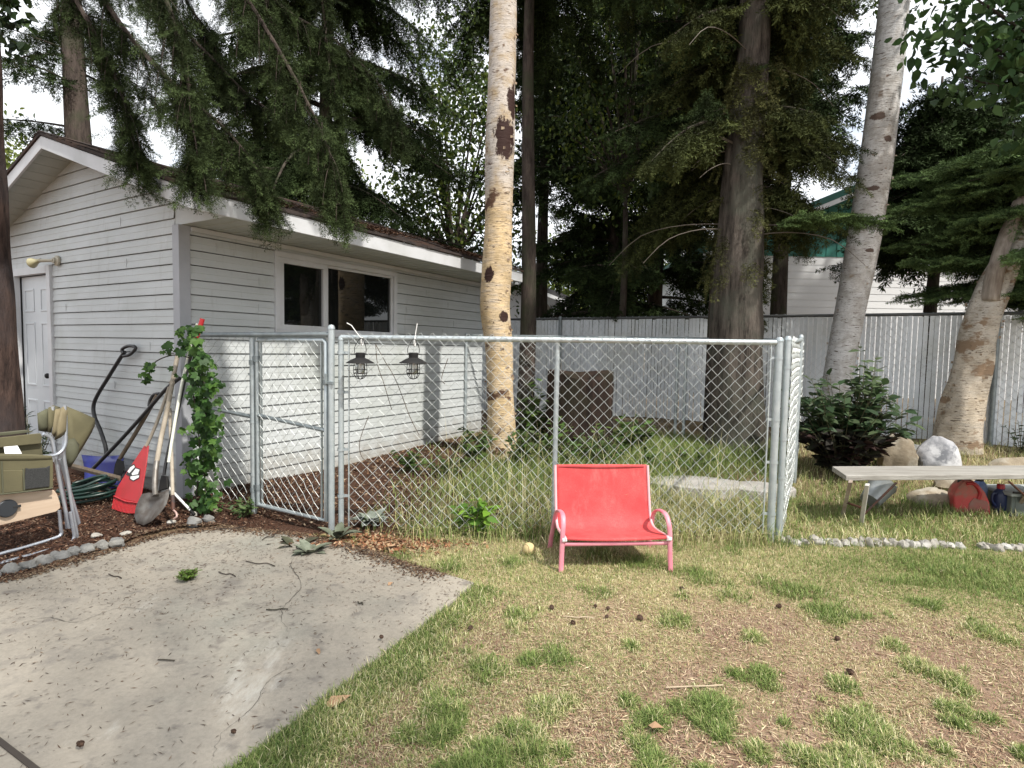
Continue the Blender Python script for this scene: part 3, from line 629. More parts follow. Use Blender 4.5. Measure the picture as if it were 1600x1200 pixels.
# ------------------------------------------------------------------ red loveseat
fl = G(877, 893); frr = G(1046, 892); X_ = (frr-fl); X_[2] = 0; W_ = np.linalg.norm(X_); X_ /= W_; Y_ = np.array([-X_[1], X_[0], 0]); C0 = (fl+frr)/2
C0[2] = min(gz(*fl[:2]), gz(*frr[:2]))-.004
LS = lambda x, y, z: C0+X_*x+Y_*y+np.array([0, 0, z])
ls = empty('loveseat', tuple(C0), 'small faded red sling loveseat with pink metal frame standing on the lawn', 'loveseat')
prof = rnd([(-.005, .222), (.0, .238), (.05, .236), (.16, .222), (.26, .216), (.325, .232), (.365, .285), (.395, .38), (.425, .50), (.455, .625)], 6)
hw = .338
v = []; f_ = []; nc = 22
for (y, z) in prof:
    for k in range(nc+1):
        x = -hw+2*hw*k/nc; sag = -.012*(1-(x/hw)**2)
        v.append(LS(x, y-(sag if z > .26 else 0), z+(sag if z <= .26 else 0)))
for i in range(len(prof)-1):
    for k in range(nc): f_.append((i*(nc+1)+k, i*(nc+1)+k+1, (i+1)*(nc+1)+k+1, (i+1)*(nc+1)+k))
b = MB(); b.add(v, f_); sl = b.build('sling_seat', redc, ls, smooth='all'); md = sl.modifiers.new('solid', 'SOLIDIFY'); md.thickness = .004
b = MB(); b.box(LS(0, .452, .612), X_*(hw-.02), np.array([0, 0, .0012])+Y_*.0003, np.cross(X_, [0, 0, 1])*.0045); b.build('seam', M('red_seam', (.42, .045, .05), .8), sl)
for s_ in (-1, 1):
    b = MB(); b.tube([LS(s_*(hw+.006), y-.002, z-.004) for (y, z) in prof], .010, 10); b.build('sling_rail', M('pale_pink_metal', (.72, .40, .42), .4) if s_ < 0 else bpy.data.materials['pale_pink_metal'], ls, smooth=True)
    x = s_*(W_/2)
    path = rnd([(x+s_*.004, -.012, 0), (x, .0, .12), (x-s_*.004, .004, .25), (x-s_*.010, .020, .325), (x-s_*.014, .075, .368), (x-s_*.014, .20, .358), (x-s_*.010, .31, .305), (x-s_*.004, .37, .20), (x+s_*.004, .42, .09), (x+s_*.008, .445, 0)], 6)
    b = MB(); b.tube([LS(*p) for p in path], .0165, 12, flat=(.55, 1.0, Y_)); b.build('armrest', pinkm, ls, smooth=True)
    b = MB(); b.lathe(LS(s_*(hw+.012), -.004, .222), [(0, -.012), (.013, -.012), (.013, .016), (0, .016)], 12, X_); b.build('end_cap', white, ls)
for y, z in ((.012, .188), (.38, .19)):
    b = MB(); b.tube([LS(-W_/2, y, z), LS(W_/2, y, z)], .012, 10, flat=(.7, 1.1, Y_)); b.build('cross_bar', pinkm, ls, smooth=True)

# ------------------------------------------------------------------ lanterns on the front fence
def lantern(px, py, zt, tie, label):
    c = A(px, py, FG2[1]-.09); l = empty('lantern', (c[0], c[1], c[2]), label, 'lantern', 'lanterns hung on the dog run')
    b = MB(); b.lathe(c, [(0, .058), (.030, .058), (.036, .052), (.034, .02), (.040, .016), (.060, .008), (.104, -.018), (.106, -.022), (.100, -.021), (.058, .002), (.034, .006), (0, .006)], 32); b.build('shade', blackm, l, smooth=True)
    b = MB(); b.lathe(c, [(.026, 0), (.034, -.03), (.038, -.06), (.032, -.085), (.024, -.10), (.0, -.104)], 24); b.build('glass', lglass, l, smooth='all')
    b = MB(); b.lathe(c, [(0, 0), (.009, 0), (.011, -.05), (.006, -.07), (0, -.072)], 12); b.build('bulb', white, l, smooth=True)
    b = MB()
    for k in range(6):
        th = k*math.pi/3+.4; d = np.array([math.cos(th), math.sin(th), 0]); b.tube(rnd([c+d*.042, c+d*.048+np.array([0, 0, -.06]), c+d*.046+np.array([0, 0, -.10]), c+d*.028+np.array([0, 0, -.13]), c+d*.004+np.array([0, 0, -.14])], 4), .0026, 6)
    for r_, z in ((.047, -.07), (.050, -.095)):
        b.tube([c+np.array([r_*math.cos(t), r_*math.sin(t), z]) for t in np.linspace(0, 2*math.pi, 25)], .0026, 6)
    b.build('cage', blackm, l, smooth=True)
    hz_ = zt-c[2]; b = MB(); b.tube(rnd([c+X0*-.040+np.array([0, 0, .045]), c+X0*-.042+np.array([0, 0, hz_*.6]), c+X0*-.012+np.array([0, .02, hz_]), c+X0*.012+np.array([0, .02, hz_]), c+X0*.042+np.array([0, 0, hz_*.6]), c+X0*.040+np.array([0, 0, .045])], 6), .0026, 6); b.build('handle', blackm, l, smooth=True)
    b = MB(); pz = c+np.array([0, .05, hz_]); b.tube([pz+np.array([x, 0, z]) for x, z in tie], .0034, 6); b.tube([pz+np.array([.0, math.cos(t)*.03, -.018+math.sin(t)*.03]) for t in np.linspace(0, 6.28, 12)], .0034, 6); b.build('cable_tie', white, l)
X0 = np.array([1., 0, 0])
lantern(563, 563, 1.505, [(0, 0), (-.04, .045), (-.08, .10), (-.115, .118)], 'black cage lantern nearest the gate, hung on the front chain-link panel')
lantern(646, 563, 1.505, [(0, 0), (.006, .05), (.018, .125)], 'black cage lantern farther from the gate, hung under an upright white cable tie')
b = MB()
for pts in ([(587, 538), (600, 562), (614, 585), (625, 610), (640, 650), (655, 680)], [(587, 538), (590, 570), (600, 600), (612, 640)], [(576, 650), (562, 690), (566, 715), (580, 722)], [(700, 560), (690, 590), (695, 600)]):
    b.tube(rnd([A(x, y, FG2[1]-.02) for x, y in pts], 4), .0028, 5)
tag(b.build('dead_vine', M('dead_stem', (.10, .08, .06), .9)), 'thin dead vine stems tangled in the chain-link below the lanterns', 'vine')

# ------------------------------------------------------------------ bench
BZ = .452; bp = [P0(1322, 743, BZ), P0(1300, 728.5, BZ)]; bd_ = P0(1600, 741, BZ)-bp[0]; bd_[2] = 0; bd_ /= np.linalg.norm(bd_); bn = np.array([-bd_[1], bd_[0], 0]); bw = float((bp[1]-bp[0]) @ bn); skew = float((bp[1]-bp[0]) @ bd_)
bench = empty('bench', (bp[0][0]+1., bp[0][1]+.1, gz(bp[0][0]+1, bp[0][1])), 'long weathered grey plank bench on splayed legs standing in the grass', 'bench')
b = MB(); n_ = 20; Lb = 2.1
b.prism([bp[0]-np.array([0, 0, .045]), bp[0]+bd_*Lb-np.array([0, 0, .045]), bp[1]+bd_*Lb-np.array([0, 0, .045]), bp[1]-np.array([0, 0, .045])], (0, 0, .045)); b.build('seat_plank', benchw, bench, bevel=.006)
legw = M('pale_bench_leg', (.52, .50, .46), .7, c2=(.38, .36, .33), scale=6, stretch=(1, 1, .3)); legd = M('worn_bench_leg', (.40, .36, .32), .75, c2=(.24, .18, .14), scale=7)
for k in (0, 1):
    sh_ = bd_*(1.72 if k else 0); hz0 = np.array([0, 0, -.046]); a0 = P0(1355, 757, BZ-.046)+sh_; a1 = G(1345, 820)+sh_; a1[2] = gz(*a1[:2])-.02; c0 = P0(1329, 752, BZ-.046)+sh_; c1 = G(1316, 806)+sh_; c1[2] = gz(*c1[:2])-.02
    b = MB(); b.tube([a0, a1], .019, 4, flat=(1.0, 1.3, bn)); b.build('leg', legw, bench, bevel=.003)
    b = MB(); b.tube([c0, c1], .019, 4, flat=(1.0, 1.3, bn)); b.build('leg', legd, bench, bevel=.003)
    s2 = -1 if k else 1; m0 = (a0+c0)/2; b = MB(); b.tube([m0+bd_*s2*.34, (a1*.72+a0*.28)], .009, 8); b.build('brace', rust, bench)
    b = MB(); b.tube([a0*.45+a1*.55, c0*.45+c1*.55], .010, 8); b.build('stretcher', rust, bench)

# ------------------------------------------------------------------ cans, tote, bucket, ball beside the bench
def pxprism(name, poly, p0, n, depth, mat, parent=None, bevel=.01, seg=2):
    pts = [on(x, y, p0, n) for x, y in poly]; b = MB(); b.prism(pts, -np.asarray(n)*depth); o = b.build(name, mat, parent)
    if bevel: md = o.modifiers.new('bevel', 'BEVEL'); md.width = bevel; md.segments = seg; md.limit_method = 'ANGLE'; md.angle_limit = R(20)
    return o
Z5 = lambda pts: [(1370+x/5, 640+y/5) for x, y in pts]
g0 = G(1518, 803); nF = np.array([-.35, -.94, 0]); nF /= np.linalg.norm(nF)
fadered = M('faded_red_plastic', (.50, .06, .055), .6, c2=(.42, .13, .10), scale=4, p=(.4, .7), c3=(.24, .17, .12), s3=7, p3=(.50, .66))
gc = empty('gas_can', tuple(g0), 'sun-faded red plastic fuel can with a moulded handle beside the blue jug', 'fuel can')
pxprism('body', Z5([(602, 800), (600, 680), (618, 625), (680, 560), (745, 550), (800, 590), (850, 650), (885, 730), (892, 830), (745, 838)]), g0, nF, .17, fadered, gc, .016, 3)
pxprism('side_panel', Z5([(716, 815), (720, 735), (760, 690), (800, 700), (868, 720), (874, 815)]), g0+nF*.006, nF, .02, M('scuffed_red_plastic', (.34, .085, .07), .65, c2=(.26, .14, .11), scale=9), gc, .006)
b = MB(); b.tube(rnd([on(1370+x/5, 640+y/5, g0+nF*.004, nF) for x, y in ((700, 580), (750, 578), (790, 612), (806, 660), (792, 700))], 5), .014, 10); b.build('handle', redp, gc, smooth=True)
b = MB(); cc = on(1506, 752, g0, nF)-nF*.08; b.lathe(cc+np.array([0, 0, -.04]), [(0, .075), (.018, .075), (.022, .07), (.022, 0)], 14); b.build('cap', black, gc, smooth=True)
j1 = G(1561, 801); jg = empty('jug', tuple(j1), 'dark blue plastic jug with a bright red cap beside the grey tote', 'jug', 'blue jugs behind the fuel can')
navy = M('navy_plastic', (.012, .022, .09), .4, c2=(.02, .03, .07), scale=7)
b = MB(); b.lathe(j1, [(0, 0), (.052, 0), (.058, .01), (.058, .165), (.052, .195), (.028, .222), (.026, .232), (0, .232)], 24); b.build('body', navy, jg, smooth=True)
b = MB(); b.lathe(j1, [(.031, .226), (.031, .262), (.027, .268), (0, .268)], 20); b.build('cap', redp, jg, smooth=True)
b = MB(); b.tube(rnd([j1+np.array([-.05, -.02, .185]), j1+np.array([-.085, -.02, .18]), j1+np.array([-.09, -.02, .12]), j1+np.array([-.055, -.02, .07])], 5), .011, 8); b.build('handle', navy, jg, smooth=True)
j2 = j1+np.array([-.10, .12, .0]); jg = empty('jug', tuple(j2), 'pale blue-grey jug half hidden between the red fuel can and the navy jug', 'jug', 'blue jugs behind the fuel can')
b = MB(); b.lathe(j2, [(0, 0), (.06, 0), (.066, .012), (.066, .20), (.055, .24), (.03, .27), (0, .27)], 24); b.build('body', M('blue_grey_plastic', (.10, .16, .32), .45, c2=(.25, .30, .38), scale=9), jg, smooth=True)
b = MB(); b.lathe(j2, [(.032, .265), (.032, .30), (0, .303)], 18); b.build('cap', black, jg, smooth=True)
tp = G(1577, 808); tot = empty('storage_tote', (tp[0]+.25, tp[1]+.15, tp[2]), 'grey-green plastic tote with pale rim and dark bar handle at the end of the bench', 'tote')
tm = M('grey_green_plastic', (.12, .14, .13), .5, c2=(.16, .18, .165), scale=6)
b = MB()
b.prism([tp+np.array([.02, .01, 0]), tp+np.array([.50, .03, 0]), tp+np.array([.50, .33, 0]), tp+np.array([.02, .31, 0])], (0, 0, .21))
for k in range(5): b.box(tp+np.array([.06+k*.10, .012+.004*k, .105]), (.006, 0, 0), (0, .008, 0), (0, 0, .10))
b.build('body', tm, tot, bevel=.01)
b = MB(); b.prism([tp+np.array([-.01, -.02, .19]), tp+np.array([.53, 0, .19]), tp+np.array([.53, .36, .19]), tp+np.array([-.01, .34, .19])], (0, 0, .035)); b.build('lid', M('pale_grey_plastic', (.36, .39, .39), .5), tot, bevel=.01)
b = MB(); b.tube([tp+np.array([-.01, -.035, .235]), tp+np.array([.20, -.045, .228]), tp+np.array([.22, -.04, .20])], .010, 8); b.build('handle', black, tot, smooth=True)
bk = G(1376, 794); bu = empty('bucket', tuple(bk), 'dented galvanised bucket tipped over in the grass under the bench', 'bucket')
ax_ = np.array([.55, .30, .42]); b = MB(); b.lathe(bk+np.array([-.12, -.02, .07]), [(0, 0), (.085, 0), (.088, .005), (.115, .24), (.12, .245), (.117, .25), (.108, .245), (.08, .02), (0, .02)], 26, ax_); b.build('body', M('dull_zinc', (.30, .32, .32), .45, .5, c2=(.44, .46, .46), scale=6), bu, smooth=True)
axn = ax_/np.linalg.norm(ax_); tq = bk+np.array([-.12, -.02, .07])+axn*.24; b = MB(); sd_ = np.cross(axn, [0, 0, 1]); sd_ /= np.linalg.norm(sd_); dn = np.cross(sd_, axn); b.tube([tq+sd_*.118*math.cos(t)+(-dn*.4+axn*.6)*.13*math.sin(t) for t in np.linspace(0, math.pi, 14)], .004, 6); b.build('handle', galvd, bu)
bc = G(826, 866); rb = .044; bc = bc+np.array([0, 0, rb*.9]); ball = empty('ball', tuple(bc), 'scuffed yellowish ball with dark seams lying in dry grass beside the loveseat', 'ball')
b = MB(); b.lathe(bc, [(rb*math.sin(t), -rb*math.cos(t)) for t in np.linspace(0, math.pi, 18)], 24, (.3, .2, 1)); b.build('cover', M('scuffed_leather', (.58, .47, .24), .8, c2=(.46, .36, .18), scale=22), ball, smooth='all')
b = MB(); q1 = [np.array([math.cos(t)*.9+math.cos(3*t)*.1*3, math.sin(t)*.9-math.sin(3*t)*.3, .62*math.sin(2*t)*1.3]) for t in np.linspace(0, 2*math.pi, 49)]; b.tube([bc+p/np.linalg.norm(p)*rb*1.005 for p in q1], .0016, 6, caps=False); b.build('seam', M('brown_thread', (.16, .09, .05), .9), ball)

# ------------------------------------------------------------------ rocks and edging stones
def rock(px, py, rad, mat, label, seed, dz=.3, cat='rock', grp=None, amp=.25, facet=5, name='boulder'):
    c = G(px, py); c = c+np.array([0, 0, rad[2]*dz]); b = MB(); b.blob(c, rad, seed, 20, amp, 2.2, facet=facet); o = b.build(name, mat, None, smooth=True); return tag(o, label, cat, grp)
whitestone = M('white_veined_stone', (.34, .34, .355), .8, c2=(.16, .165, .18), scale=6, p=(.5, .62), c3=(.52, .52, .53), s3=5, p3=(.48, .56), bmp=.6, bscale=14)
rock(1462, 742, (.27, .22, .33), whitestone, 'white veined boulder at the foot of the broken birch behind the bench', 21, .35, amp=.10, facet=16)
rock(1398, 738, (.22, .18, .34), stonet, 'brown boulder beside the white boulder and the dark shrub', 5, .4, facet=7)
rock(1452, 786, (.21, .14, .12), stonet, 'flat tan stone lying under the bench beside the fuel can', 9, .35)
rock(1495, 770, (.24, .16, .13), stonet, 'low sandy rock behind the red fuel can', 12, .4)
rock(1585, 735, (.30, .16, .12), stonet, 'wide sandy rock behind the bench near the small leafy sapling', 14, .3)
rock(1358, 712, (.10, .08, .09), stonew, 'small pale rock under the dark shrub', 17, .4)
rock(1428, 712, (.20, .10, .12), stoneg, 'dark grey rock between the two boulders behind', 19, .5)
rock(303, 806, (.03, .027, .024), stonew, 'pale fist-sized stone at the tip of the white pole', 31, .5, 'stone', name='stone')
rock(268, 818, (.034, .03, .022), stonew, 'pale stone beside the shovel blade', 33, .4, 'stone', name='stone')
rock(196, 835, (.05, .035, .02), stonew, 'flat pale stone in the mulch below the red rake', 35, .3, 'stone', name='stone')
rock(150, 838, (.05, .035, .02), stonew, 'flat pale stone in the mulch beside the folded camp chair legs', 37, .3, 'stone', name='stone')
rock(338, 800, (.04, .035, .025), stonet, 'tan stone under the creeper by the fence', 39, .3, 'stone', name='stone')
pts = [G(*p) for p in ((-34, 908), (-8, 901), (18, 894), (44, 888), (70, 880), (93, 873), (115, 867), (137, 862), (160, 856), (181, 851), (203, 846), (224, 841), (244, 836), (263, 831), (282, 826), (303, 819), (325, 815))]
for i, p in enumerate(pts):
    b = MB(); b.blob(p+np.array([0, 0, .014]), (.050+.018*random.random(), .040+.02*random.random(), .038+.018*random.random()), 100+i, 14, .5, 3, facet=6); tag(b.build('edging_stone', stoneg, None, smooth=True), 'grey rounded edging stone in the row between the mulch bed and the concrete slab', 'stone', 'edging stones along the slab')
for i in range(34):
    x = 1219+i*12.6+random.uniform(-2, 2); y = 847+(x-1215)*.034+random.uniform(-1.2, 1.2)
    if 1502 < x < 1530: continue
    p = G(x, y); b = MB(); b.blob(p+np.array([0, 0, .008]), (.030+.022*random.random(), .05+.02*random.random(), .036+.024*random.random()), 200+i, 12, .5, 3, facet=6); tag(b.build('edging_stone', stonew, None, smooth=True), 'pale edging stone in the row along the grass in front of the bench', 'stone', 'edging stones before the bench')

# ------------------------------------------------------------------ garden tools leaning on the gable wall
def lean(dist, ztop=1.45):
    p0 = S(-dist, 0, .08); p1 = S(-.045, 0, ztop); n = np.cross(VV, p1-p0); n /= np.linalg.norm(n)
    if n @ (_O-p0) < 0: n = -n
    return lambda x, y, off=0.: on(x, y, p0+n*off, n), n
Z3 = lambda pts: [(100+x/3.427, 480+y/3.427) for x, y in pts]
def shaft(mb, fn, pts, r, off=0., n=10, k=4): mb.tube(rnd([fn(x, y, off) for x, y in Z3(pts)], k), r, n)
# blue snow shovel
fn, nn = lean(.16, 1.6); ss = empty('snow_shovel', tuple(fn(163, 745)), 'blue snow shovel with a bent black handle leaning on the gable wall', 'shovel')
b = MB(); shaft(b, fn, [(228, 800), (222, 745), (195, 660), (165, 590), (158, 530), (180, 470), (235, 380), (300, 275), (325, 240)], .018); b.build('handle', black, ss, smooth=True)
b = MB(); shaft(b, fn, [(318, 255), (312, 225), (345, 208), (378, 212), (380, 228), (350, 255), (318, 262)], .015); b.build('grip', black, ss, smooth=True)
v = []; f_ = []
for i, (xl, xr, y) in enumerate(((95, 320, 790), (105, 318, 830), (112, 312, 880), (110, 305, 930), (104, 300, 965))):
    for k in range(9): x = xl+(xr-xl)*k/8; v.append(fn(*Z3([(x, y+8*math.sin(math.pi*k/8))])[0], .02-.10*math.sin(math.pi*k/8)*.6+.05*(i/4)**2))
for i in range(4):
    for k in range(8): f_.append((i*9+k, i*9+k+1, (i+1)*9+k+1, (i+1)*9+k))
b = MB(); b.add(v, f_); o = b.build('scoop', bluep, ss, smooth='all'); md = o.modifiers.new('solid', 'SOLIDIFY'); md.thickness = .006
# push scraper with long black handle
fn, nn = lean(.36, 1.4); sc_ = empty('ice_scraper', tuple(fn(150, 740)), 'long black-handled scraper with a flat grey blade lying over the blue shovel', 'scraper')
b = MB(); shaft(b, fn, [(620, 380), (545, 440), (440, 560), (300, 715), (155, 865)], .016, .03); b.build('handle', black, sc_, smooth=True)
b = MB(); q0, q1 = fn(*Z3([(40, 850)])[0], .05), fn(*Z3([(300, 918)])[0], .05); b.tube([q0, q1], .017, 4, flat=(.5, 1.4, nn)); b.build('blade', wooddk, sc_)
# dark spade
fn, nn = lean(.34, 1.4); sp_ = empty('spade', tuple(fn(185, 745)), 'old spade with dark wooden shaft and black blade beside the blue shovel', 'spade')
b = MB(); shaft(b, fn, [(500, 470), (450, 560), (380, 680), (300, 810)], .017); b.build('handle', wooddk, sp_, smooth=True)
b = MB(); shaft(b, fn, [(510, 463), (482, 468), (460, 500), (455, 530)], .013); b.build('grip', black, sp_, smooth=True)
b = MB(); b.prism([fn(x, y) for x, y in Z3([(285, 810), (318, 825), (322, 870), (305, 905), (262, 900), (272, 840)])], nn*-.006); b.build('blade', blackm, sp_, bevel=.002)
# red leaf rake
fn, nn = lean(.50, 1.35); rk = empty('leaf_rake', tuple(fn(195, 803)), 'red plastic leaf rake with a pale wooden shaft leaning by the shovels', 'rake')
b = MB(); shaft(b, fn, [(441, 745), (500, 610), (560, 440), (578, 390)], .013, .01); b.build('handle', wood, rk, smooth=True)
rkp = [(430, 740), (452, 742), (438, 850), (420, 960), (405, 1045), (270, 1015), (285, 965), (330, 890), (380, 815)]
b = MB(); b.prism([fn(x, y, .012) for x, y in Z3(rkp)], nn*-.008); b.build('fan', redp, rk, bevel=.002)
b = MB()
for k in range(20):
    u_ = k/19; x0 = 270+135*u_; y0 = 1010+32*u_; x1 = 258+140*u_; y1 = 1088+24*u_+10*math.sin(math.pi*u_)
    b.tube([fn(*Z3([(x0, y0)])[0], .010), fn(*Z3([(x1, y1-10)])[0], .012), fn(*Z3([(x1, y1)])[0], -.015)], .0042, 4)
b.build('tines', redp, rk)
b = MB(); b.tube([fn(x, y, .016) for x, y in Z3([(268, 1012), (330, 1040), (405, 1050)])], .006, 6); b.build('tine_bar', redp, rk)
b = MB(); b.prism([fn(x, y, .014) for x, y in Z3([(352, 850), (376, 838), (384, 858), (408, 866), (404, 915), (372, 932), (350, 920), (352, 905), (332, 895), (345, 875)])], nn*.0015); lg = b.build('emblem', black, rk)
b = MB()
for poly in ([(355, 858), (374, 846), (380, 856), (350, 888), (340, 880)], [(384, 864), (404, 870), (396, 894), (366, 900), (362, 892)], [(357, 906), (402, 900), (400, 912), (372, 927), (356, 918)]): b.prism([fn(x, y, .0162) for x, y in Z3(poly)], nn*.001)
b.build('emblem_print', white, lg)
# round point shovel
fn, nn = lean(.58, 1.35); rs = empty('shovel', tuple(fn(235, 812)), 'worn round-point shovel with a pale wooden shaft in front of the red rake', 'shovel')
b = MB(); shaft(b, fn, [(612, 235), (585, 380), (550, 560), (520, 700), (495, 840)], .018, .02); b.build('handle', wood, rs, smooth=True)
b = MB(); shaft(b, fn, [(497, 825), (490, 880), (486, 960), (490, 1010)], .020, .022); b.build('socket', steelr, rs, smooth=True)
ou = [(418, 1000), (455, 992), (490, 1000), (525, 990), (560, 975), (562, 1010), (550, 1055), (515, 1105), (470, 1148), (428, 1168), (392, 1158), (377, 1118), (385, 1070), (402, 1030)]
v = [fn(*Z3([(470, 1060)])[0], -.03)]; f_ = []
for s_, off in ((.5, -.02), (1.0, .012)):
    for (x, y) in ou: v.append(fn(*Z3([(470+(x-470)*s_, 1065+(y-1065)*s_)])[0], off))
n_ = len(ou)
for k in range(n_): f_ += [(0, 1+k, 1+(k+1) % n_), (1+k, 1+n_+k, 1+n_+(k+1) % n_, 1+(k+1) % n_)]
b = MB(); b.add(v, f_); o = b.build('blade', steelr, rs, smooth='all'); md = o.modifiers.new('solid', 'SOLIDIFY'); md.thickness = .003
# weeder / cultivator
fn, nn = lean(.50, 1.1); cu = empty('hand_cultivator', tuple(fn(271, 806)), 'long pale wooden pole with rusty ferrule and small hooked tip, upright beside the shovel', 'cultivator')
b = MB(); shaft(b, fn, [(567, 545), (572, 700), (578, 850), (582, 1015)], .014); b.build('handle', wood, cu, smooth=True)
b = MB(); shaft(b, fn, [(582, 1010), (583, 1060), (584, 1088)], .016); b.build('ferrule', rust, cu, smooth=True)
b = MB(); shaft(b, fn, [(584, 1085), (600, 1100), (604, 1120), (590, 1132)], .007); b.build('hook', M('pinkish_metal', (.45, .30, .27), .5), cu, smooth=True)
# tool with red grip
fn, nn = lean(.42, 1.75); pr = empty('edging_tool', tuple(fn(255, 770)), 'dark long-handled tool with a red grip standing highest at the shed corner', 'tool')
b = MB(); shaft(b, fn, [(742, 62), (722, 125), (700, 192)], .019); b.build('grip', redp, pr, smooth=True)
b = MB(); shaft(b, fn, [(700, 190), (660, 330), (610, 560), (560, 760), (535, 900)], .012); b.build('handle', black, pr, smooth=True)
b = MB(); b.prism([fn(x, y, .005) for x, y in Z3([(520, 900), (548, 905), (552, 970), (505, 985), (512, 930)])], nn*-.02); b.build('head', blackm, pr, bevel=.004)
fn, nn = lean(.46, 1.75); wp = empty('white_pole', tuple(fn(262, 760)), 'slim white pole running up to the red grip through the creeper', 'pole')
b = MB(); shaft(b, fn, [(715, 88), (680, 210), (630, 420), (590, 640), (560, 830)], .012); b.build('pole', M('offwhite_paint', (.62, .63, .55), .5), wp, smooth=True)
a0 = G(304, 808)+np.array([0, 0, .02]); a1 = on(258, 756, S(-.30, 0, 0), UU); wp = empty('short_pole', tuple(a0), 'short white pole with a black ferrule lying out over the mulch', 'pole')
b = MB(); b.tube([a0+(a1-a0)*.12, a1], .010, 10); b.build('pole', white, wp, smooth=True)
b = MB(); b.tube([a0, a0+(a1-a0)*.13], .0125, 10); b.build('ferrule', blackm, wp, smooth=True)
# hose coil
hc = G(140, 786); b = MB(); hp = []
for i, t in enumerate(np.linspace(0, 2*math.pi*7.5, 260)):
    r_ = .16+.05*math.sin(t*.37+1)+.02*math.sin(2*t); hp.append(hc+np.array([r_*math.cos(t), r_*.8*math.sin(t), .03+.022*(t/(2*math.pi))*1.0+.03*math.sin(t+1)*(t/40)]))
b.tube(hp, .0125, 8); tag(b.build('garden_hose', M('dark_green_hose', (.006, .020, .016), .35, c2=(.010, .032, .025), scale=8), None, smooth='all'), 'dark green garden hose coiled on the mulch under the blue shovel', 'hose')

# ------------------------------------------------------------------ folded camp chairs
p0 = G(115, 842); av = G(0, 880)-p0; av[2] = 0; av /= np.linalg.norm(av); nC = np.array([-av[1], av[0], 0]); nC = nC if nC[0] > 0 else -nC
cp = lambda x, y, off=0.: on(x, y, p0+nC*off, nC)
Z4 = lambda pts: [(x/4, 600+y/4) for x, y in pts]
def ctube(name, pts, off, parent, r=.0115, mat=alum, k=5):
    b = MB(); b.tube(rnd([cp(x, y, off) for x, y in Z4(pts)], k), r, 10); return b.build(name, mat, parent, smooth=True)
def cpanel(name, pts, off, parent, mat, th=.010, bev=.004):
    b = MB(); b.prism([cp(x, y, off) for x, y in Z4(pts)], nC*-th); return b.build(name, mat, parent, bevel=bev)
ch = empty('camp_chair', tuple(p0), 'folded olive canvas camp chair with wooden side table and mesh pocket, nearest the slab', 'camp chair', 'folded camp chairs')
ctube('leg', [(410, 330), (398, 440), (425, 600), (455, 790), (486, 975)], .0, ch)
ctube('leg', [(270, 312), (318, 338), (340, 420), (375, 620), (412, 800), (436, 900)], -.02, ch)
ctube('leg', [(375, 470), (430, 650), (475, 800), (494, 872)], -.07, ch)
ctube('foot_bar', [(372, 790), (380, 900), (384, 935), (345, 962), (150, 1022), (0, 1062), (-300, 1150)], -.10, ch)
ctube('foot_bar', [(440, 800), (458, 900), (464, 960), (430, 996), (280, 1045), (130, 1085), (0, 1122), (-300, 1220)], .02, ch)
ctube('arm_tube', [(412, 325), (408, 375), (385, 420), (340, 445), (250, 452), (0, 455), (-200, 460)], .03, ch)
b = MB(); b.lathe(cp(*Z4([(486, 975)])[0])+np.array([0, 0, -.012]), [(0, -.03), (.015, -.03), (.015, .03), (0, .03)], 12); b.build('foot_cap', black, ch)
cpanel('back_canvas', [(-200, 345), (0, 335), (180, 315), (255, 308), (265, 330), (258, 372), (0, 398), (-200, 410)], -.03, ch, olive, .012)
cpanel('seat_canvas', [(-200, 385), (0, 378), (240, 352), (262, 372), (268, 440), (100, 452), (-200, 460)], -.06, ch, olive, .012)
cpanel('back_canvas', [(-200, 318), (0, 305), (170, 288), (215, 300), (60, 320), (-200, 340)], -.13, ch, olived, .03)
cpanel('arm_sleeve', [(-200, 440), (0, 437), (200, 440), (330, 445), (336, 470), (200, 476), (0, 478), (-200, 482)], .045, ch, olive, .03, .012)
pk = cpanel('pocket_panel', [(-200, 476), (0, 474), (333, 466), (334, 640), (300, 662), (150, 678), (0, 694), (-200, 715)], .035, ch, olive, .012)
cpanel('pocket', [(20, 540), (145, 538), (140, 670), (18, 684)], .045, pk, olive, .010)
cpanel('mesh_pocket', [(162, 524), (180, 530), (290, 522), (314, 510), (312, 642), (152, 660)], .047, pk, meshb, .010)
for pts in ([(146, 530), (152, 664)], [(0, 690), (150, 674), (330, 650)], [(10, 484), (20, 690)]): ctube('piping', pts, .043, pk, .005, olived)
tb = cpanel('side_table', [(-200, 700), (0, 690), (300, 668), (340, 665), (358, 690), (376, 745), (378, 775), (350, 798), (0, 885), (-200, 935)], -.01, ch, ply, .014, .003)
cu_ = cp(*Z4([(45, 778)])[0], .004); up_ = np.array([0, 0, 1.]); b = MB(); b.lathe(cu_-nC*.01, [(0, .0), (.055, 0), (.058, .012), (.052, .018), (0, .018)], 28, nC); b.build('cup_holder', M('dark_plastic', (.03, .034, .04), .5), tb, smooth=True)
b = MB(); b.box(cp(*Z4([(105, 765)])[0], .008), av*.022, nC*.006, (0, 0, .008)); b.build('cup_holder_tab', black, tb, bevel=.002)
b = MB(); q = [cp(*Z4([p])[0], o_) for p, o_ in (((30, 436), .03), ((136, 436), .03), ((110, 388), -.012), ((24, 396), -.012))]; b.prism(q, (0, 0, .003)); tag(b.build('paper', paper), 'square white paper label lying on the olive canvas of the folded chair', 'paper')
ch = empty('camp_chair', tuple(p0+nC*-.3-av*.1), 'second folded camp chair behind with drooping tan and olive canvas flaps', 'camp chair', 'folded camp chairs')
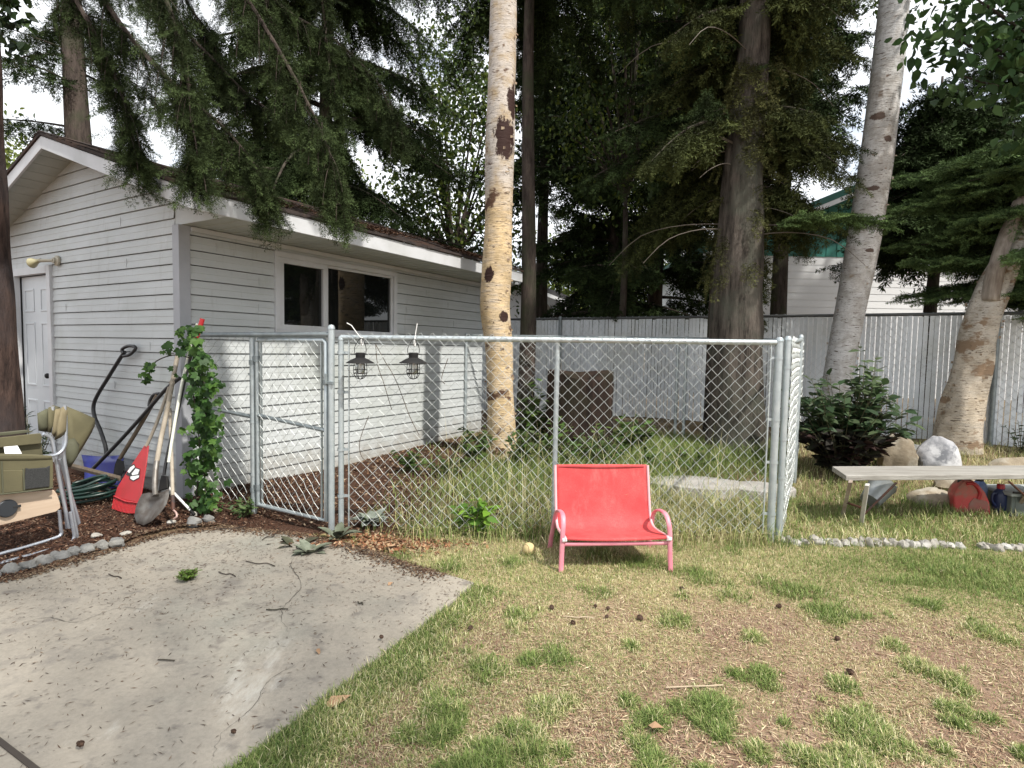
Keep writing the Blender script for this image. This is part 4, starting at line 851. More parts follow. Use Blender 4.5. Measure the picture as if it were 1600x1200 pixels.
def flap(name, pts, off, mat, sag=.03, th=.006):
    # canvas flap with a soft fold: fan of points with the middle pushed out
    P = [cp(x, y, off) for x, y in Z4(pts)]; c = sum(P)/len(P); v = [c+nC*sag]; f_ = []; n_ = len(P)
    for p in P: v.append(c+(p-c)*.55+nC*sag*.8)
    v += P
    for k in range(n_): f_ += [(0, 1+k, 1+(k+1) % n_), (1+k, 1+n_+k, 1+n_+(k+1) % n_, 1+(k+1) % n_)]
    b = MB(); b.add(v, f_); o = b.build(name, mat, ch, smooth='all'); md = o.modifiers.new('solid', 'SOLIDIFY'); md.thickness = th; return o
flap('seat_canvas', [(415, 140), (500, 175), (588, 215), (590, 255), (570, 300), (520, 385), (470, 465), (430, 510), (410, 480), (418, 350)], -.16, olive, .02)
flap('storage_bag', [(420, 350), (460, 340), (490, 380), (480, 450), (440, 515), (415, 520), (405, 440)], -.13, olived, .04)
flap('back_canvas', [(385, 145), (420, 140), (412, 300), (380, 330), (340, 350), (360, 260)], -.10, tan, .015)
flap('back_canvas', [(345, 160), (385, 150), (372, 290), (335, 330), (325, 310)], -.14, tan, .02)
flap('back_canvas', [(300, 150), (330, 135), (372, 145), (345, 170), (325, 305), (298, 300)], -.18, olive, .02)
flap('back_canvas', [(232, 185), (290, 155), (303, 165), (298, 300), (240, 290)], -.22, olived, .02)
for pts, off in (([(405, 135), (412, 300), (395, 420), (420, 620), (470, 800), (485, 880)], -.10), ([(330, 140), (335, 300), (350, 450), (400, 700), (420, 900)], -.17)): ctube('leg', pts, off, ch, .0115)

# ------------------------------------------------------------------ neighbouring houses beyond the fence
whitew = M('white_wall', (.72, .73, .74), .6, c2=(.64, .65, .66), scale=.6); greenp = M('green_cladding', (.015, .16, .125), .5, c2=(.012, .12, .095), scale=1.5); greenr = M('green_roof', (.015, .11, .08), .5, c2=(.01, .08, .06), scale=2)
darkr = M('dark_roof', (.05, .05, .055), .8, c2=(.08, .075, .07), scale=2); paler = M('pale_roof', (.62, .62, .62), .6)
def gable_house(name, label, x0, x1, y0, y1, zw, slope, oh, wall, gmat, rmat, zg=None, trim=None):
    h = empty(name, ((x0+x1)/2, y0, .2), label, 'house'); xm = (x0+x1)/2; zg = zw if zg is None else zg
    b = MB(); b.abox(x0, x1, y0, y1, 0, zg); 
    for k in range(int(zg/.2)): b.abox(x0, x1, y0-.012, y0, .2*k+.02, .2*k+.19)
    b.build('wall', wall, h)
    b = MB(); za = zw+slope*(xm-x0); b.prism([(x0, y0-.02, zg), (x1, y0-.02, zg), (x1, y0-.02, zw), (xm, y0-.02, za), (x0, y0-.02, zw)], (0, y1-y0, 0)); 
    n_ = int((x1-x0)/.3)
    for k in range(n_): 
        xa = x0+.3*k; zt = zw+slope*min(xa-x0, x1-xa-.02); b.abox(xa, xa+.025, y0-.036, y0-.02, zg+.02, max(zg+.03, zt-.02))
    b.build('gable', gmat, h)
    b = MB()
    for s_, xe in ((1, x0), (-1, x1)):
        e = (xe-s_*oh, zw-slope*oh); b.prism([(e[0], y0-oh, e[1]), (xm, y0-oh, za), (xm, y0-oh, za+.18), (e[0], y0-oh, e[1]+.18)], (0, y1-y0+2*oh, 0))
    b.build('roof', rmat, h)
    b = MB()
    for s_, xe in ((1, x0), (-1, x1)):
        e = (xe-s_*oh, zw-slope*oh); b.prism([(e[0]+s_*.3, y0-oh-.02, e[1]+slope*.3-.14), (xm, y0-oh-.02, za-.14), (xm, y0-oh-.02, za-.01), (e[0]+s_*.3, y0-oh-.02, e[1]+slope*.3-.01)], (0, .05, 0)); b.abox(min(e[0]+s_*.3, e[0]+s_*.36), max(e[0]+s_*.3, e[0]+s_*.36), y0-oh-.02, y0-oh+.4, e[1]-.25, e[1]+.06)
    b.build('barge_board', trim or whitew, h)
    return h
gable_house('house', 'white house with dark green gable and green roof beyond the slatted fence', 5.6, 15.6, 16.5, 24, 4.35, .43, .75, whitew, greenp, greenr, 4.25)
h = gable_house('house', 'small white house with a brick-arched window seen between the birch and the fence', -4.2, 1.75, 22, 28, 3.4, .36, .55, whitew, whitew, darkr)
b = MB(); wc = A(851, 496, 21.95); b.prism([wc+np.array([.26*math.cos(t), 0, .55*math.sin(t)]) for t in np.linspace(0, math.pi, 13)], (0, -.05, 0)); w_ = b.build('window', M('brick_arch', (.25, .22, .19), .9), h)
b = MB(); b.prism([wc+np.array([.15*math.cos(t), -.06, .40*math.sin(t)]) for t in np.linspace(0, math.pi, 13)], (0, -.02, 0)); b.build('pane', glassm, w_)
gable_house('shed', 'low white outbuilding whose pale roof just shows above the slatted fence', 2.4, 4.4, 19.5, 23, 2.05, .32, .3, whitew, whitew, paler)

# ------------------------------------------------------------------ trees
def trunk(name, pix, Y, mat, parent, seg=28, amp=.05, ridges=9, sub=10, flare=0., deep=False, zb=None):
    # pix: list of (centre px, py, width px) read at depth Y
    ps = []; rs = []
    for x, y, w_ in pix: ps.append(A(x, y, Y)); rs.append(w_/2*Y/FPX)
    pr_ = rnd([np.append(p, r) for p, r in zip(ps, rs)], sub)
    v = []; f_ = []
    for i, q in enumerate(pr_):
        for k in range(seg):
            th = 2*math.pi*k/seg
            nz_ = float(vnoise(th*ridges/6.28+ (0 if k else 0), q[2]*2.2, 1, 17))-.5 if k else float(vnoise(ridges, q[2]*2.2, 1, 17))-.5
            nz2 = float(vnoise(math.cos(th)*2+9, math.sin(th)*2+q[2]*1.1, 1, 23))-.5
            r = q[3]*(1+amp*nz_*2+amp*nz2*1.6)
            v.append((q[0]+r*math.cos(th), q[1]+r*math.sin(th), q[2]))
    for i in range(len(pr_)-1):
        for k in range(seg): k2 = (k+1) % seg; f_.append((i*seg+k, (i+1)*seg+k, (i+1)*seg+k2, i*seg+k2))
    b = MB(); b.add(v, f_); o = b.build(name, mat, parent, smooth='all'); return o, pr_
def strunk(name, base, top, r0, r1, mat, parent, seg=16):
    b = MB(); base = np.asarray(base, float); top = np.asarray(top, float); pts = [base+(top-base)*u+np.array([.04*math.sin(u*9+base[0]), .04*math.cos(u*7), 0]) for u in np.linspace(0, 1, 24)]
    b.tube(pts, [r0*(1-u)+r1*u+ .25*r0*math.exp(-u*25) for u in np.linspace(0, 1, 24)], seg); return b.build(name, mat, parent, smooth='all')
def make_spray(L, nodes, sl, nl, nw, per, seed, droop=.0):
    r = np.random.default_rng(seed); Q = []; T = []
    segs = [(np.zeros(3), np.array([1., 0, 0]), L, nodes*2)]
    for i in range(nodes):
        u = (i+.4)/nodes
        for s_ in (-1, 1):
            a = r.uniform(.7, 1.15); ln = sl*(1-.72*u)*r.uniform(.6, 1.15); d = np.array([math.cos(a), s_*math.sin(a), r.normal(-.05-droop, .18)]); segs.append((np.array([L*u, 0, -droop*.1*u]), d/np.linalg.norm(d), ln, max(2, int(per*ln/sl)+1)))
    for o, d, ln, m_ in segs:
        for j_ in range(m_):
            p = o+d*ln*(j_+r.uniform(0, 1))/m_
            for s_ in range(3):
                n_ = r.normal(size=3); n_ -= d*(n_ @ d); n_ /= np.linalg.norm(n_)+1e-9
                e = d*r.uniform(.45, .95)+n_*r.uniform(.5, .9); e /= np.linalg.norm(e); w_ = np.cross(e, r.normal(size=3)); w_ /= np.linalg.norm(w_)+1e-9; l_ = nl*r.uniform(.7, 1.2)
                Q.append([p, p+e*l_*.5+w_*nw/2, p+e*l_, p+e*l_*.5-w_*nw/2]); T.append(np.linalg.norm(p)/L)
    return np.array(Q), np.array(T)
def place(sprays, P, D, U, sc, base, tip, r, jit=.35):
    # put random spray variants at points P with forward D and up hint U
    D = D/np.linalg.norm(D, axis=1)[:, None]; Yv = np.cross(U, D); Yv /= np.linalg.norm(Yv, axis=1)[:, None]+1e-9; Zv = np.cross(D, Yv)
    pick = r.integers(0, len(sprays), len(P)); QQ = []; CC = []
    for k, (Q, T) in enumerate(sprays):
        i = np.where(pick == k)[0]
        if not len(i): continue
        q = Q.reshape(-1, 3)
        W = (P[i][:, None]+sc[i][:, None, None]*(q[None, :, 0:1]*D[i][:, None]+q[None, :, 1:2]*Yv[i][:, None]+q[None, :, 2:3]*Zv[i][:, None])).reshape(-1, 4, 3)
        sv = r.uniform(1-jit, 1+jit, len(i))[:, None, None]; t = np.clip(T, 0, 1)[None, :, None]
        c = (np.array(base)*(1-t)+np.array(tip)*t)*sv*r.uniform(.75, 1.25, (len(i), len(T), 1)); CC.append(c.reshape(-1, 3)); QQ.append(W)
    return np.concatenate(QQ), np.concatenate(CC)
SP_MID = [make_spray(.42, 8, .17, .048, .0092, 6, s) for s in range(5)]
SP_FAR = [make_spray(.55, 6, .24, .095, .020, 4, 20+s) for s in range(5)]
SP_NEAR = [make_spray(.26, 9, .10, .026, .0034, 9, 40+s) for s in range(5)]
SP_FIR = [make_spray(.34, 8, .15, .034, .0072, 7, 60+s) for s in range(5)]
def branch_set(base, zs, Ls, azs, e0, droop, tipup, spacing, sscale, pend, r, hang=.5, u0=.12):
    P, D, U, sc = [], [], [], []; wood = MB()
    for z, Ln, az, e, dr in zip(zs, Ls, azs, e0, droop):
        h = np.array([math.cos(az), math.sin(az), 0]); m_ = max(4, int(Ln/spacing)); bx = np.asarray(base(z), float); ph = r.uniform(0, 6)
        def pt(u): return bx+h*Ln*u+np.array([-h[1], h[0], 0])*.06*Ln*math.sin(u*3+ph)+np.array([0, 0, Ln*(math.tan(e)*u-dr*u*u+tipup*u**3)])
        wp_ = [pt(u) for u in np.linspace(0, 1, 8)]; wood.tube(wp_, [max(.004, .016*Ln*(1-u)+.004) for u in np.linspace(0, 1, 8)], 5, caps=False)
        for u in np.linspace(u0, 1, m_):
            p = pt(u); t = pt(min(u+.03, 1.03))-pt(u-.03); t /= np.linalg.norm(t); sd = np.cross(t, [0, 0, 1.]); sd /= np.linalg.norm(sd)+1e-9; env = .45+.75*math.sin(math.pi*min(1, u*.85+.12))
            for s_ in (-1, 1):
                d = sd*s_*r.uniform(.6, 1.0)+t*r.uniform(.35, .9)+np.array([0, 0, -pend*r.uniform(.3, 1.4)]); P.append(p+r.normal(0, .03, 3)); D.append(d); U.append([r.normal(0, .3), r.normal(0, .3), 1]); sc.append(sscale*env*r.uniform(.7, 1.25))
            if r.random() < hang: d = np.array([r.normal(0, .3), r.normal(0, .3), -1.]); P.append(p); D.append(d); U.append([h[0], h[1], .2]); sc.append(sscale*env*r.uniform(.7, 1.3))
        P.append(pt(.97)); D.append(t); U.append([0, 0, 1.]); sc.append(sscale*.8)
    return np.array(P), np.array(D), np.array(U), np.array(sc), wood
def conifer(name, label, base, ht, r0, zlo, n, L0, spr, spacing, sscale, pend, seed, cb=(.012, .018, .007), ct=(.042, .066, .023), group=None, bmat=None, keep=None, sparse=0, hang=.6, trunk_o=None, L1=.35, drp=(.25, .6), azr=None):
    r = np.random.default_rng(seed); bz = gz(base[0], base[1]); root = empty(name, (base[0], base[1], bz), label, 'tree', group)
    if trunk_o is None: strunk('trunk', (base[0], base[1], bz-.1), (base[0], base[1], ht), r0, .02, bmat or barkd, root)
    zs = np.sort(zlo+(ht-.3-zlo)*r.uniform(0, 1, n)**1.05); fr = (zs-zlo)/(ht-zlo); Ls = (L0*(1-fr)**.8+L1*fr)*r.uniform(.65, 1.15, n); azs = r.uniform(0, 2*np.pi, n) if azr is None else r.uniform(azr[0], azr[1], n)
    e0 = r.uniform(-.15, .35, n); dr = r.uniform(drp[0], drp[1], n); bf = (lambda z: np.array([base[0], base[1], z])) if trunk_o is None else trunk_o
    P, D, U, sc, wood = branch_set(bf, zs, Ls, azs, e0, dr, .12, spacing, sscale, pend, r, hang)
    if keep is not None: k = keep(P); P, D, U, sc = P[k], D[k], U[k], sc[k]
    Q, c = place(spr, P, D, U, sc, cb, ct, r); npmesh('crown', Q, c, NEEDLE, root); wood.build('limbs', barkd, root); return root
def copytree(o, loc, rz, sc=1., label=None):
    c = o.copy(); col.objects.link(c); c.location = loc; c.rotation_euler = (0, 0, rz); c.scale = (sc, sc, sc)
    if label: c['label'] = label
    for ch_ in list(o.children):
        k = ch_.copy(); col.objects.link(k); k.parent = c; k.matrix_parent_inverse = ch_.matrix_parent_inverse.copy()
    return c
GRP = 'conifers behind the slatted fence'
proto = conifer('spruce_tree', 'dense dark spruce beyond the slatted fence, left of the big fir trunk', (2.3, 13.0), 13, .20, 2.3, 84, 2.5, SP_FAR, .17, 1.0, .85, 3, group=GRP)
proto2 = conifer('spruce_tree', 'tall black-green spruce standing straight behind the big fir', (4.3, 11.6), 13, .20, 5.4, 70, 2.1, SP_FAR, .17, 1.0, 1.0, 4, group=GRP)
for src, x, y, rz, s_, lb in ((proto2, 6.1, 13.2, 1.9, 1.05, 'dark spruce in front of the green gable, between fir trunk and leaning birch'), (proto2, 11.6, 12.8, 3.3, 1.0, 'dark spruce behind the broken snag at the edge of the yard'),
                               (proto2, .75, 15.6, 2.2, 1.05, 'bare-stemmed spruce whose trunk shows above the slatted fence near the arched window'), (proto, 4.1, 16.5, .8, 1.2, 'tallest distant spruce in the gap left of the fir')):
    copytree(src, (x, y, gz(x, y)), rz, s_, lb)
conifer('spruce_tree', 'dense low-boughed dark spruce right behind the leaning white birch', (8.3, 11.4), 6.9, .16, 3.7, 74, 1.9, SP_FAR, .17, 1.0, .9, 6, group=GRP)
# spruces standing behind the shed
conifer('spruce_tree', 'large spruce behind the shed ridge with a thick shaggy trunk and thin lower twigs', (-6.9, 9.2), 12, .27, 4.7, 26, 1.3, SP_MID, .12, .9, .9, 8, hang=.8)
conifer('spruce_tree', 'drooping black spruce behind the shed whose boughs sweep down to the eave', (-3.75, 11.5), 14, .2, 3.5, 132, 3.5, SP_MID, .12, 1.15, 1.2, 9, hang=1.0, drp=(.35, .8))
conifer('spruce_tree', 'slim dark trunk with high boughs directly behind the yellow birch', (.19, 8.75), 12, .135, 6.4, 50, 2.2, SP_MID, .11, 1.1, 1.0, 10, hang=.8)
# the big fir in the dog run
FY = 7.4; fir = empty('fir_tree', tuple(up(A(1150, 705, FY), gz(2.95, FY))), 'big fir with thick furrowed brown trunk rising from the back of the dog run', 'tree')
fo, fpr = trunk('trunk', [(1148, 735, 112), (1149, 705, 98), (1150, 660, 86), (1150, 560, 80), (1152, 450, 72), (1157, 350, 64), (1164, 240, 56), (1174, 120, 50), (1181, 0, 44), (1190, -250, 36), (1195, -500, 22)], FY, bark, fir, 56, .055, 22, 16)
fpr = np.array(fpr); fbase = lambda z: np.array([np.interp(z, fpr[:, 2], fpr[:, 0]), np.interp(z, fpr[:, 2], fpr[:, 1]), z])
r = np.random.default_rng(12); n_ = 80; zs = 3.2+r.uniform(0, 1, n_)**1.0*6; Ls = r.uniform(1.2, 2.9, n_)*(1-.05*(zs-3)); azs = r.uniform(0, 2*np.pi, n_); toright = (np.cos(azs) > .15) & (np.sin(azs) < .45); Ls = np.where(toright, np.minimum(Ls, r.uniform(.7, 1.25, n_)), Ls); tofront = (np.sin(azs) < -.25) & (np.abs(np.cos(azs)) < .75); azs = np.where(tofront, azs+np.pi, azs)
P, D, U, sc, wood = branch_set(fbase, zs, Ls, azs, r.uniform(-.2, .25, n_), r.uniform(.3, .75, n_), .1, .095, 1.15, 1.1, r, .9, .2)
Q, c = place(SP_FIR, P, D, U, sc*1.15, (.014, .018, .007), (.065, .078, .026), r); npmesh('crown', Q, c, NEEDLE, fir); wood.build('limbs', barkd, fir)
# shaggy shoots that hang close against the lower trunk
n_ = 300; zz = r.uniform(2.35, 5.2, n_); th = r.uniform(0, 2*np.pi, n_); P = np.array([fbase(z) for z in zz])+np.stack([np.cos(th), np.sin(th), 0*th], 1)*np.interp(zz, fpr[:, 2], fpr[:, 3])[:, None]*r.uniform(.9, 1.35, n_)[:, None]
D = np.stack([np.cos(th)*.35, np.sin(th)*.35, -np.ones(n_)], 1)+r.normal(0, .25, (n_, 3)); U = np.stack([np.cos(th), np.sin(th), .1+0*th], 1); k = vnoise(th*1.2, zz, 1.6, 5) > .42
Q, c = place(SP_FIR, P[k], D[k], U[k], r.uniform(.7, 1.2, k.sum()), (.03, .032, .012), (.10, .105, .04), r); npmesh('trunk_shoots', Q, c, NEEDLE, fir)
# dead twigs
b = MB()
for i in range(24):
    z = r.uniform(2.3, 6); az = r.choice([0, math.pi])+r.normal(0, .55); p = fbase(z); d = np.array([math.cos(az), math.sin(az), r.uniform(-.2, .1)]); ln = r.uniform(.5, 1.7); b.tube(rnd([p, p+d*ln*.4+[0, 0, .05], p+d*ln*.75+[0, 0, -.05], p+d*ln+[0, 0, -.25*ln]], 3), [.007]*4+[.005]*4+[.003]*2, 4, caps=False)
b.build('dead_twigs', M('dead_twig', (.13, .11, .09), .9), fir)
conifer('spruce_tree', 'dark slim spruce trunk pressed close behind the big fir', (3.12, 8.7), 11, .13, 4.3, 46, 1.9, SP_MID, .12, 1.1, 1.0, 15, hang=.7)

# right-hand layered fir
rf_ = empty('fir_tree', (8.5, 8.1, gz(8.5, 8.1)), 'layered green fir reaching in from the right, in front of the broken snag', 'tree'); strunk('trunk', (8.5, 8.05, 0), (8.5, 8.1, 9), .15, .03, barkd, rf_)
r = np.random.default_rng(31); br = [(2.65, 2.9, math.pi*1.02, .12, .10), (2.35, 2.2, math.pi*1.10, .1, .15), (3.05, 2.9, math.pi*.97, .10, .12), (3.35, 2.5, math.pi*1.06, .1, .15), (3.7, 3.0, math.pi*.98, .05, .12), (4.0, 2.5, math.pi*1.1, .05, .15), (2.5, 2.4, math.pi*.93, .1, .2), (2.9, 2.2, math.pi*1.18, .1, .15), (2.2, 1.5, math.pi*1.02, .1, .1), (4.4, 2.2, math.pi*1.0, .1, .2), (3.2, 2.0, math.pi*.9, .1, .2), (2.05, 1.7, math.pi*1.12, .05, .1)]
br += [(r.uniform(2.3, 4.5), r.uniform(1.2, 2.2), r.uniform(0, 6.28), .1, .2) for _ in range(40)]
br += [(r.uniform(2.6, 4.3), r.uniform(1.5, 2.9), r.uniform(2.6, 3.7), r.uniform(0, .2), .2) for _ in range(22)]
P, D, U, sc, wood = branch_set(lambda z: np.array([8.5, 8.1, z]), *[np.array(x) for x in zip(*br)], .02, .06, 1.25, .12, r, .15, .15)
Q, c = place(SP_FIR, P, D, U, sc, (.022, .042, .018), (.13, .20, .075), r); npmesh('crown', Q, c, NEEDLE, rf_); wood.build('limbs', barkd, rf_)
# single low bough reaching in front of the leaning birch, growing from the big fir
r = np.random.default_rng(33); pts = rnd([A(1215, 352, 7.1), A(1260, 340, 6.9), A(1310, 338, 6.75), A(1350, 345, 6.7), A(1384, 350, 6.65)], 7); pts = [fbase(A(1150, 350, FY)[2])]+pts
P = []; D = []; U = []; sc = []
for i in range(2, len(pts)-1):
    t = pts[i+1]-pts[i-1]; t /= np.linalg.norm(t); sd = np.cross(t, [0, 0, 1.])
    for s_ in (-1, 1):
        for _ in range(2): P.append(pts[i]+r.normal(0, .02, 3)); D.append(sd*s_*r.uniform(.3, 1)+t*r.uniform(.3, .9)+[0, 0, r.uniform(-.45, .1)]); U.append([0, 0, 1]); sc.append(r.uniform(.6, 1.0)*(1.15-.5*i/len(pts)))
Q, c = place(SP_FIR, np.array(P), np.array(D), np.array(U), np.array(sc), (.035, .055, .02), (.11, .17, .06), r); npmesh('low_bough', Q, c, NEEDLE, fir); b = MB(); b.tube(pts, .012, 5); b.build('bough_wood', barkd, fir)

# birches
BY = 7.1; bt = empty('birch_tree', tuple(A(784, 722, BY)), 'upright yellowish birch trunk with dark scars standing inside the dog run', 'tree')
sc1 = A(786, 222, BY); sc2 = A(772, 432, BY); sc3 = A(786, 496, BY); sc4 = A(792, 165, BY)
bm1 = birch_mat('birch_bark_yellow', (.52, .47, .42), (.62, .46, .26), 3.1, 3.9, [(sc1[0]+.02, BY-.15, sc1[2], .17, .3, .34), (sc4[0]+.08, BY-.15, sc4[2], .10, .2, .30), (sc2[0]-.06, BY-.15, sc2[2], .09, .2, .14), (sc3[0]+.02, BY-.18, sc3[2], .075, .2, .10)], .25)
_, p_main = trunk('trunk', [(783, 760, 64), (783, 722, 54), (784, 690, 46), (781, 600, 42), (779, 540, 43), (773, 480, 45), (776, 420, 46), (779, 350, 42), (781, 250, 44), (784, 150, 42), (787, 0, 40), (792, -250, 34), (800, -600, 18)], BY, bm1, bt, 40, .04, 7, 12)
WY = 7.9; wt = empty('birch_tree', tuple(A(1303, 696, WY)), 'tall white birch leaning to the right behind the dark leafy shrub', 'tree')
scw = [(*A(1362, 188, WY), .11, .4, .07), (*A(1372, 225, WY), .07, .4, .06), (*A(1352, 300, WY), .09, .4, .05), (*A(1345, 395, WY), .08, .4, .04)]
bm2 = birch_mat('birch_bark_white', (.60, .59, .58), (.52, .47, .42), -.5, .5, [(a, b_-.2, c_, d, e, f) for a, b_, c_, d, e, f in scw], .0)
_, p_white = trunk('trunk', [(1299, 735, 60), (1303, 695, 48), (1308, 600, 42), (1322, 520, 42), (1337, 440, 44), (1354, 350, 46), (1368, 260, 46), (1385, 120, 44), (1398, 0, 41), (1426, -250, 38), (1450, -600, 20)], WY, bm2, wt, 40, .03, 7, 12)
SY = 7.55; sn = empty('birch_snag', tuple(A(1494, 698, SY)), 'broken leaning birch with peeling bark and a split grey top beside the white boulder', 'tree')
bm3 = birch_mat('birch_bark_peeling', (.54, .50, .44), (.50, .42, .32), 1.0, 3.5, [(*(A(1465, 560, SY)), .14, .5, 1.2)], .45)
_, p_snag = trunk('trunk', [(1490, 735, 84), (1494, 700, 66), (1500, 650, 57), (1511, 600, 52), (1522, 550, 50), (1534, 500, 48), (1552, 450, 44), (1576, 400, 34), (1604, 350, 29), (1650, 270, 28), (1720, 130, 22)], SY, bm3, sn, 48, .13, 14, 14)
greyw = M('bare_grey_wood', (.40, .35, .30), .85, c2=(.20, .16, .13), scale=5, stretch=(3, 3, .6), bmp=.4, bscale=12)
b = MB(); b.tube(rnd([A(1546, 470, SY-.12), A(1556, 420, SY-.14), A(1572, 370, SY-.13), A(1590, 325, SY-.1), A(1597, 308, SY-.1)], 5), [.10*SY/7]*6+[.095]*6+[.085]*6+[.05]*3, 12, flat=(.8, 1.1, (1, 0, 0))); b.build('split_limb', greyw, sn, smooth='all')
def flakes(pr_, n, parent, mat, seed, size=.05):
    # strips of loose curled bark standing off the trunk
    r = np.random.default_rng(seed); b = MB(); pr_ = np.array(pr_)
    for _ in range(n):
        z = r.uniform(max(.25, pr_[0, 2]), 5.5); x = np.interp(z, pr_[:, 2], pr_[:, 0]); y = np.interp(z, pr_[:, 2], pr_[:, 1]); rad = np.interp(z, pr_[:, 2], pr_[:, 3]); th = r.uniform(0, 6.28); w_ = r.uniform(.4, 1.3)*size/rad; h = r.uniform(.2, .6)*size; vs = []; m_ = 5
        for j_ in range(m_+1):
            a = th+w_*j_/m_; rr_ = rad*1.0+.004+size*.55*(j_/m_)**2.2*r.uniform(.6, 1.2)
            for zz in (-h, h): vs.append((x+rr_*math.cos(a), y+rr_*math.sin(a), z+zz*(1-.3*j_/m_)))
        b.add(vs, [(2*j_, 2*j_+2, 2*j_+3, 2*j_+1) for j_ in range(m_)])
    return b.build('bark_flakes', mat, parent)
flk = M('loose_bark', (.42, .33, .22), .8, c2=(.16, .10, .07), scale=12)
flakes(p_main, 90, bt, flk, 1, .035); flakes(p_white, 60, wt, M('pale_loose_bark', (.52, .48, .42), .8, c2=(.30, .22, .17), scale=12), 2, .04); flakes(p_snag, 130, sn, flk, 3, .05)
# left-edge trunk with the near hanging boughs
LY = 4.75; lt = empty('spruce_tree', tuple(A(8, 760, LY)), 'dark rough conifer trunk before the shed door, its boughs hanging over the roof', 'tree')
trunk('trunk', [(10, 760, 62), (6, 690, 52), (2, 600, 46), (-4, 500, 46), (-12, 400, 46), (-18, 300, 46), (-24, 200, 46), (-30, 0, 42), (-40, -300, 36), (-46, -600, 26)], LY, bark_mat('red_brown_bark', (.030, .022, .020), (.105, .070, .058), (.06, .05, .05), 14), lt, 40, .06, 14, 12)
r = np.random.default_rng(44); P, D, U, sc = [], [], [], []; wood = MB()
BR = [[(-30, -260, 4.75), (90, -120, 4.7), (190, 40, 4.6), (280, 140, 4.45), (350, 200, 4.35), (400, 262, 4.3), (420, 310, 4.3)],
      [(-30, -400, 4.75), (150, -300, 4.6), (300, -130, 4.45), (400, 20, 4.3), (470, 140, 4.2), (515, 240, 4.15), (528, 320, 4.15)],
      [(-30, -180, 4.75), (60, -90, 4.7), (130, 20, 4.6), (180, 120, 4.55), (205, 200, 4.5), (215, 250, 4.5)],
      [(-30, -330, 4.75), (120, -230, 4.4), (230, -60, 4.1), (280, 60, 3.95), (300, 180, 3.9), (305, 260, 3.9)],
      [(-30, -380, 4.75), (180, -280, 4.9), (340, -100, 5.0), (440, 10, 5.1), (520, 60, 5.2), (590, 130, 5.3), (620, 200, 5.3)],
      [(-30, -420, 4.75), (200, -330, 4.8), (330, -200, 4.9), (400, -60, 5.0), (430, 60, 5.0), (455, 170, 5.0)],
      [(-30, -300, 4.75), (140, -230, 5.2), (230, -110, 5.5), (290, 0, 5.6), (330, 60, 5.6), (360, 130, 5.6)],
      [(-30, -450, 4.75), (250, -380, 4.9), (420, -230, 5.0), (490, -80, 5.1), (510, 60, 5.1), (530, 180, 5.1)],
      [(-30, -200, 4.75), (120, -120, 5.0), (250, 10, 5.2), (330, 90, 5.3), (390, 150, 5.3), (450, 190, 5.3)]]
for bi, brn in enumerate(BR):
    pts = rnd([A(*p) for p in brn], 9); n_ = len(pts); wood.tube(pts, [.022*(1-i/n_)+.004 for i in range(n_)], 6, caps=False)
    for i in range(int(n_*.25), n_):
        t = pts[min(i+1, n_-1)]-pts[i-1]; t /= np.linalg.norm(t); u_ = i/n_
        for _ in range(2):
            # pendulous side twig carrying several sprays
            az = r.uniform(0, 6.28); ln = r.uniform(.10, .50)*(1.1-.7*u_)+.06; o_ = pts[i]+r.normal(0, .015, 3); d0 = np.array([math.cos(az)*.55, math.sin(az)*.55, -.25])+t*.5; tw = [o_]
            for s_ in range(5): d0 = d0*.80+np.array([0, 0, -.30]); tw.append(tw[-1]+d0/np.linalg.norm(d0)*ln/5)
            wood.tube(tw, .0035, 4, caps=False)
            for s_ in range(1, 6): 
                d = tw[s_]-tw[s_-1]; d /= np.linalg.norm(d)
                P.append(tw[s_-1]); D.append(d+r.normal(0, .38, 3)); U.append(r.normal(0, 1, 3)+[0, -.5, .2]); sc.append(r.uniform(.5, 1.0))
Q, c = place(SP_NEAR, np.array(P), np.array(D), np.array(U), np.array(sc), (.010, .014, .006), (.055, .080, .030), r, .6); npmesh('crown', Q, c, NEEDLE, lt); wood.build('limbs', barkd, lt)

# ------------------------------------------------------------------ broadleaf foliage
def leafQ(P, D, Nrm, size, k=6, asp=.55):
    # pointed oval leaves: base P, direction D, normal hint; slightly folded
    n = len(P); D = D/np.linalg.norm(D, axis=1)[:, None]; W = np.cross(D, Nrm); W /= np.linalg.norm(W, axis=1)[:, None]+1e-9; Nn = np.cross(W, D); s = np.asarray(size)[:, None]
    sh = [(0, 0, 0), (.28, .42, .06), (.62, .36, .04), (1, 0, -.10), (.62, -.36, .04), (.28, -.42, .06)]
    return np.stack([P+s*(D*a+W*b_*asp/.42*.5*2*.5+Nn*c_) for a, b_, c_ in sh], 1)
def leaves(name, cen, rad, n, size, cols, parent, mat=None, seed=0, clump_=40, down=.5, asp=.55, sp=.5):
    # leaves gathered in clumps spread through an ellipsoid
    r = np.random.default_rng(seed); d = r.normal(size=(clump_, 3)); d /= np.linalg.norm(d, axis=1)[:, None]; cc = np.asarray(cen)+d*np.asarray(rad)*r.uniform(.35, 1, (clump_, 1))**.6
    i = r.integers(0, clump_, n); P = cc[i]+r.normal(0, 1, (n, 3))*np.asarray(rad)*sp*.35; D = r.normal(size=(n, 3)); D[:, 2] -= down*1.5; N = r.normal(size=(n, 3)); N[:, 2] += 1
    Q = leafQ(P, D, N, size*r.uniform(.6, 1.2, n), asp=asp); c = np.array(cols)[r.integers(0, len(cols), n)]*r.uniform(.75, 1.25, (n, 1))*r.uniform(.8, 1.2, (clump_, 1))[i]
    return npmesh(name, Q, c, mat or LEAF, parent), cc
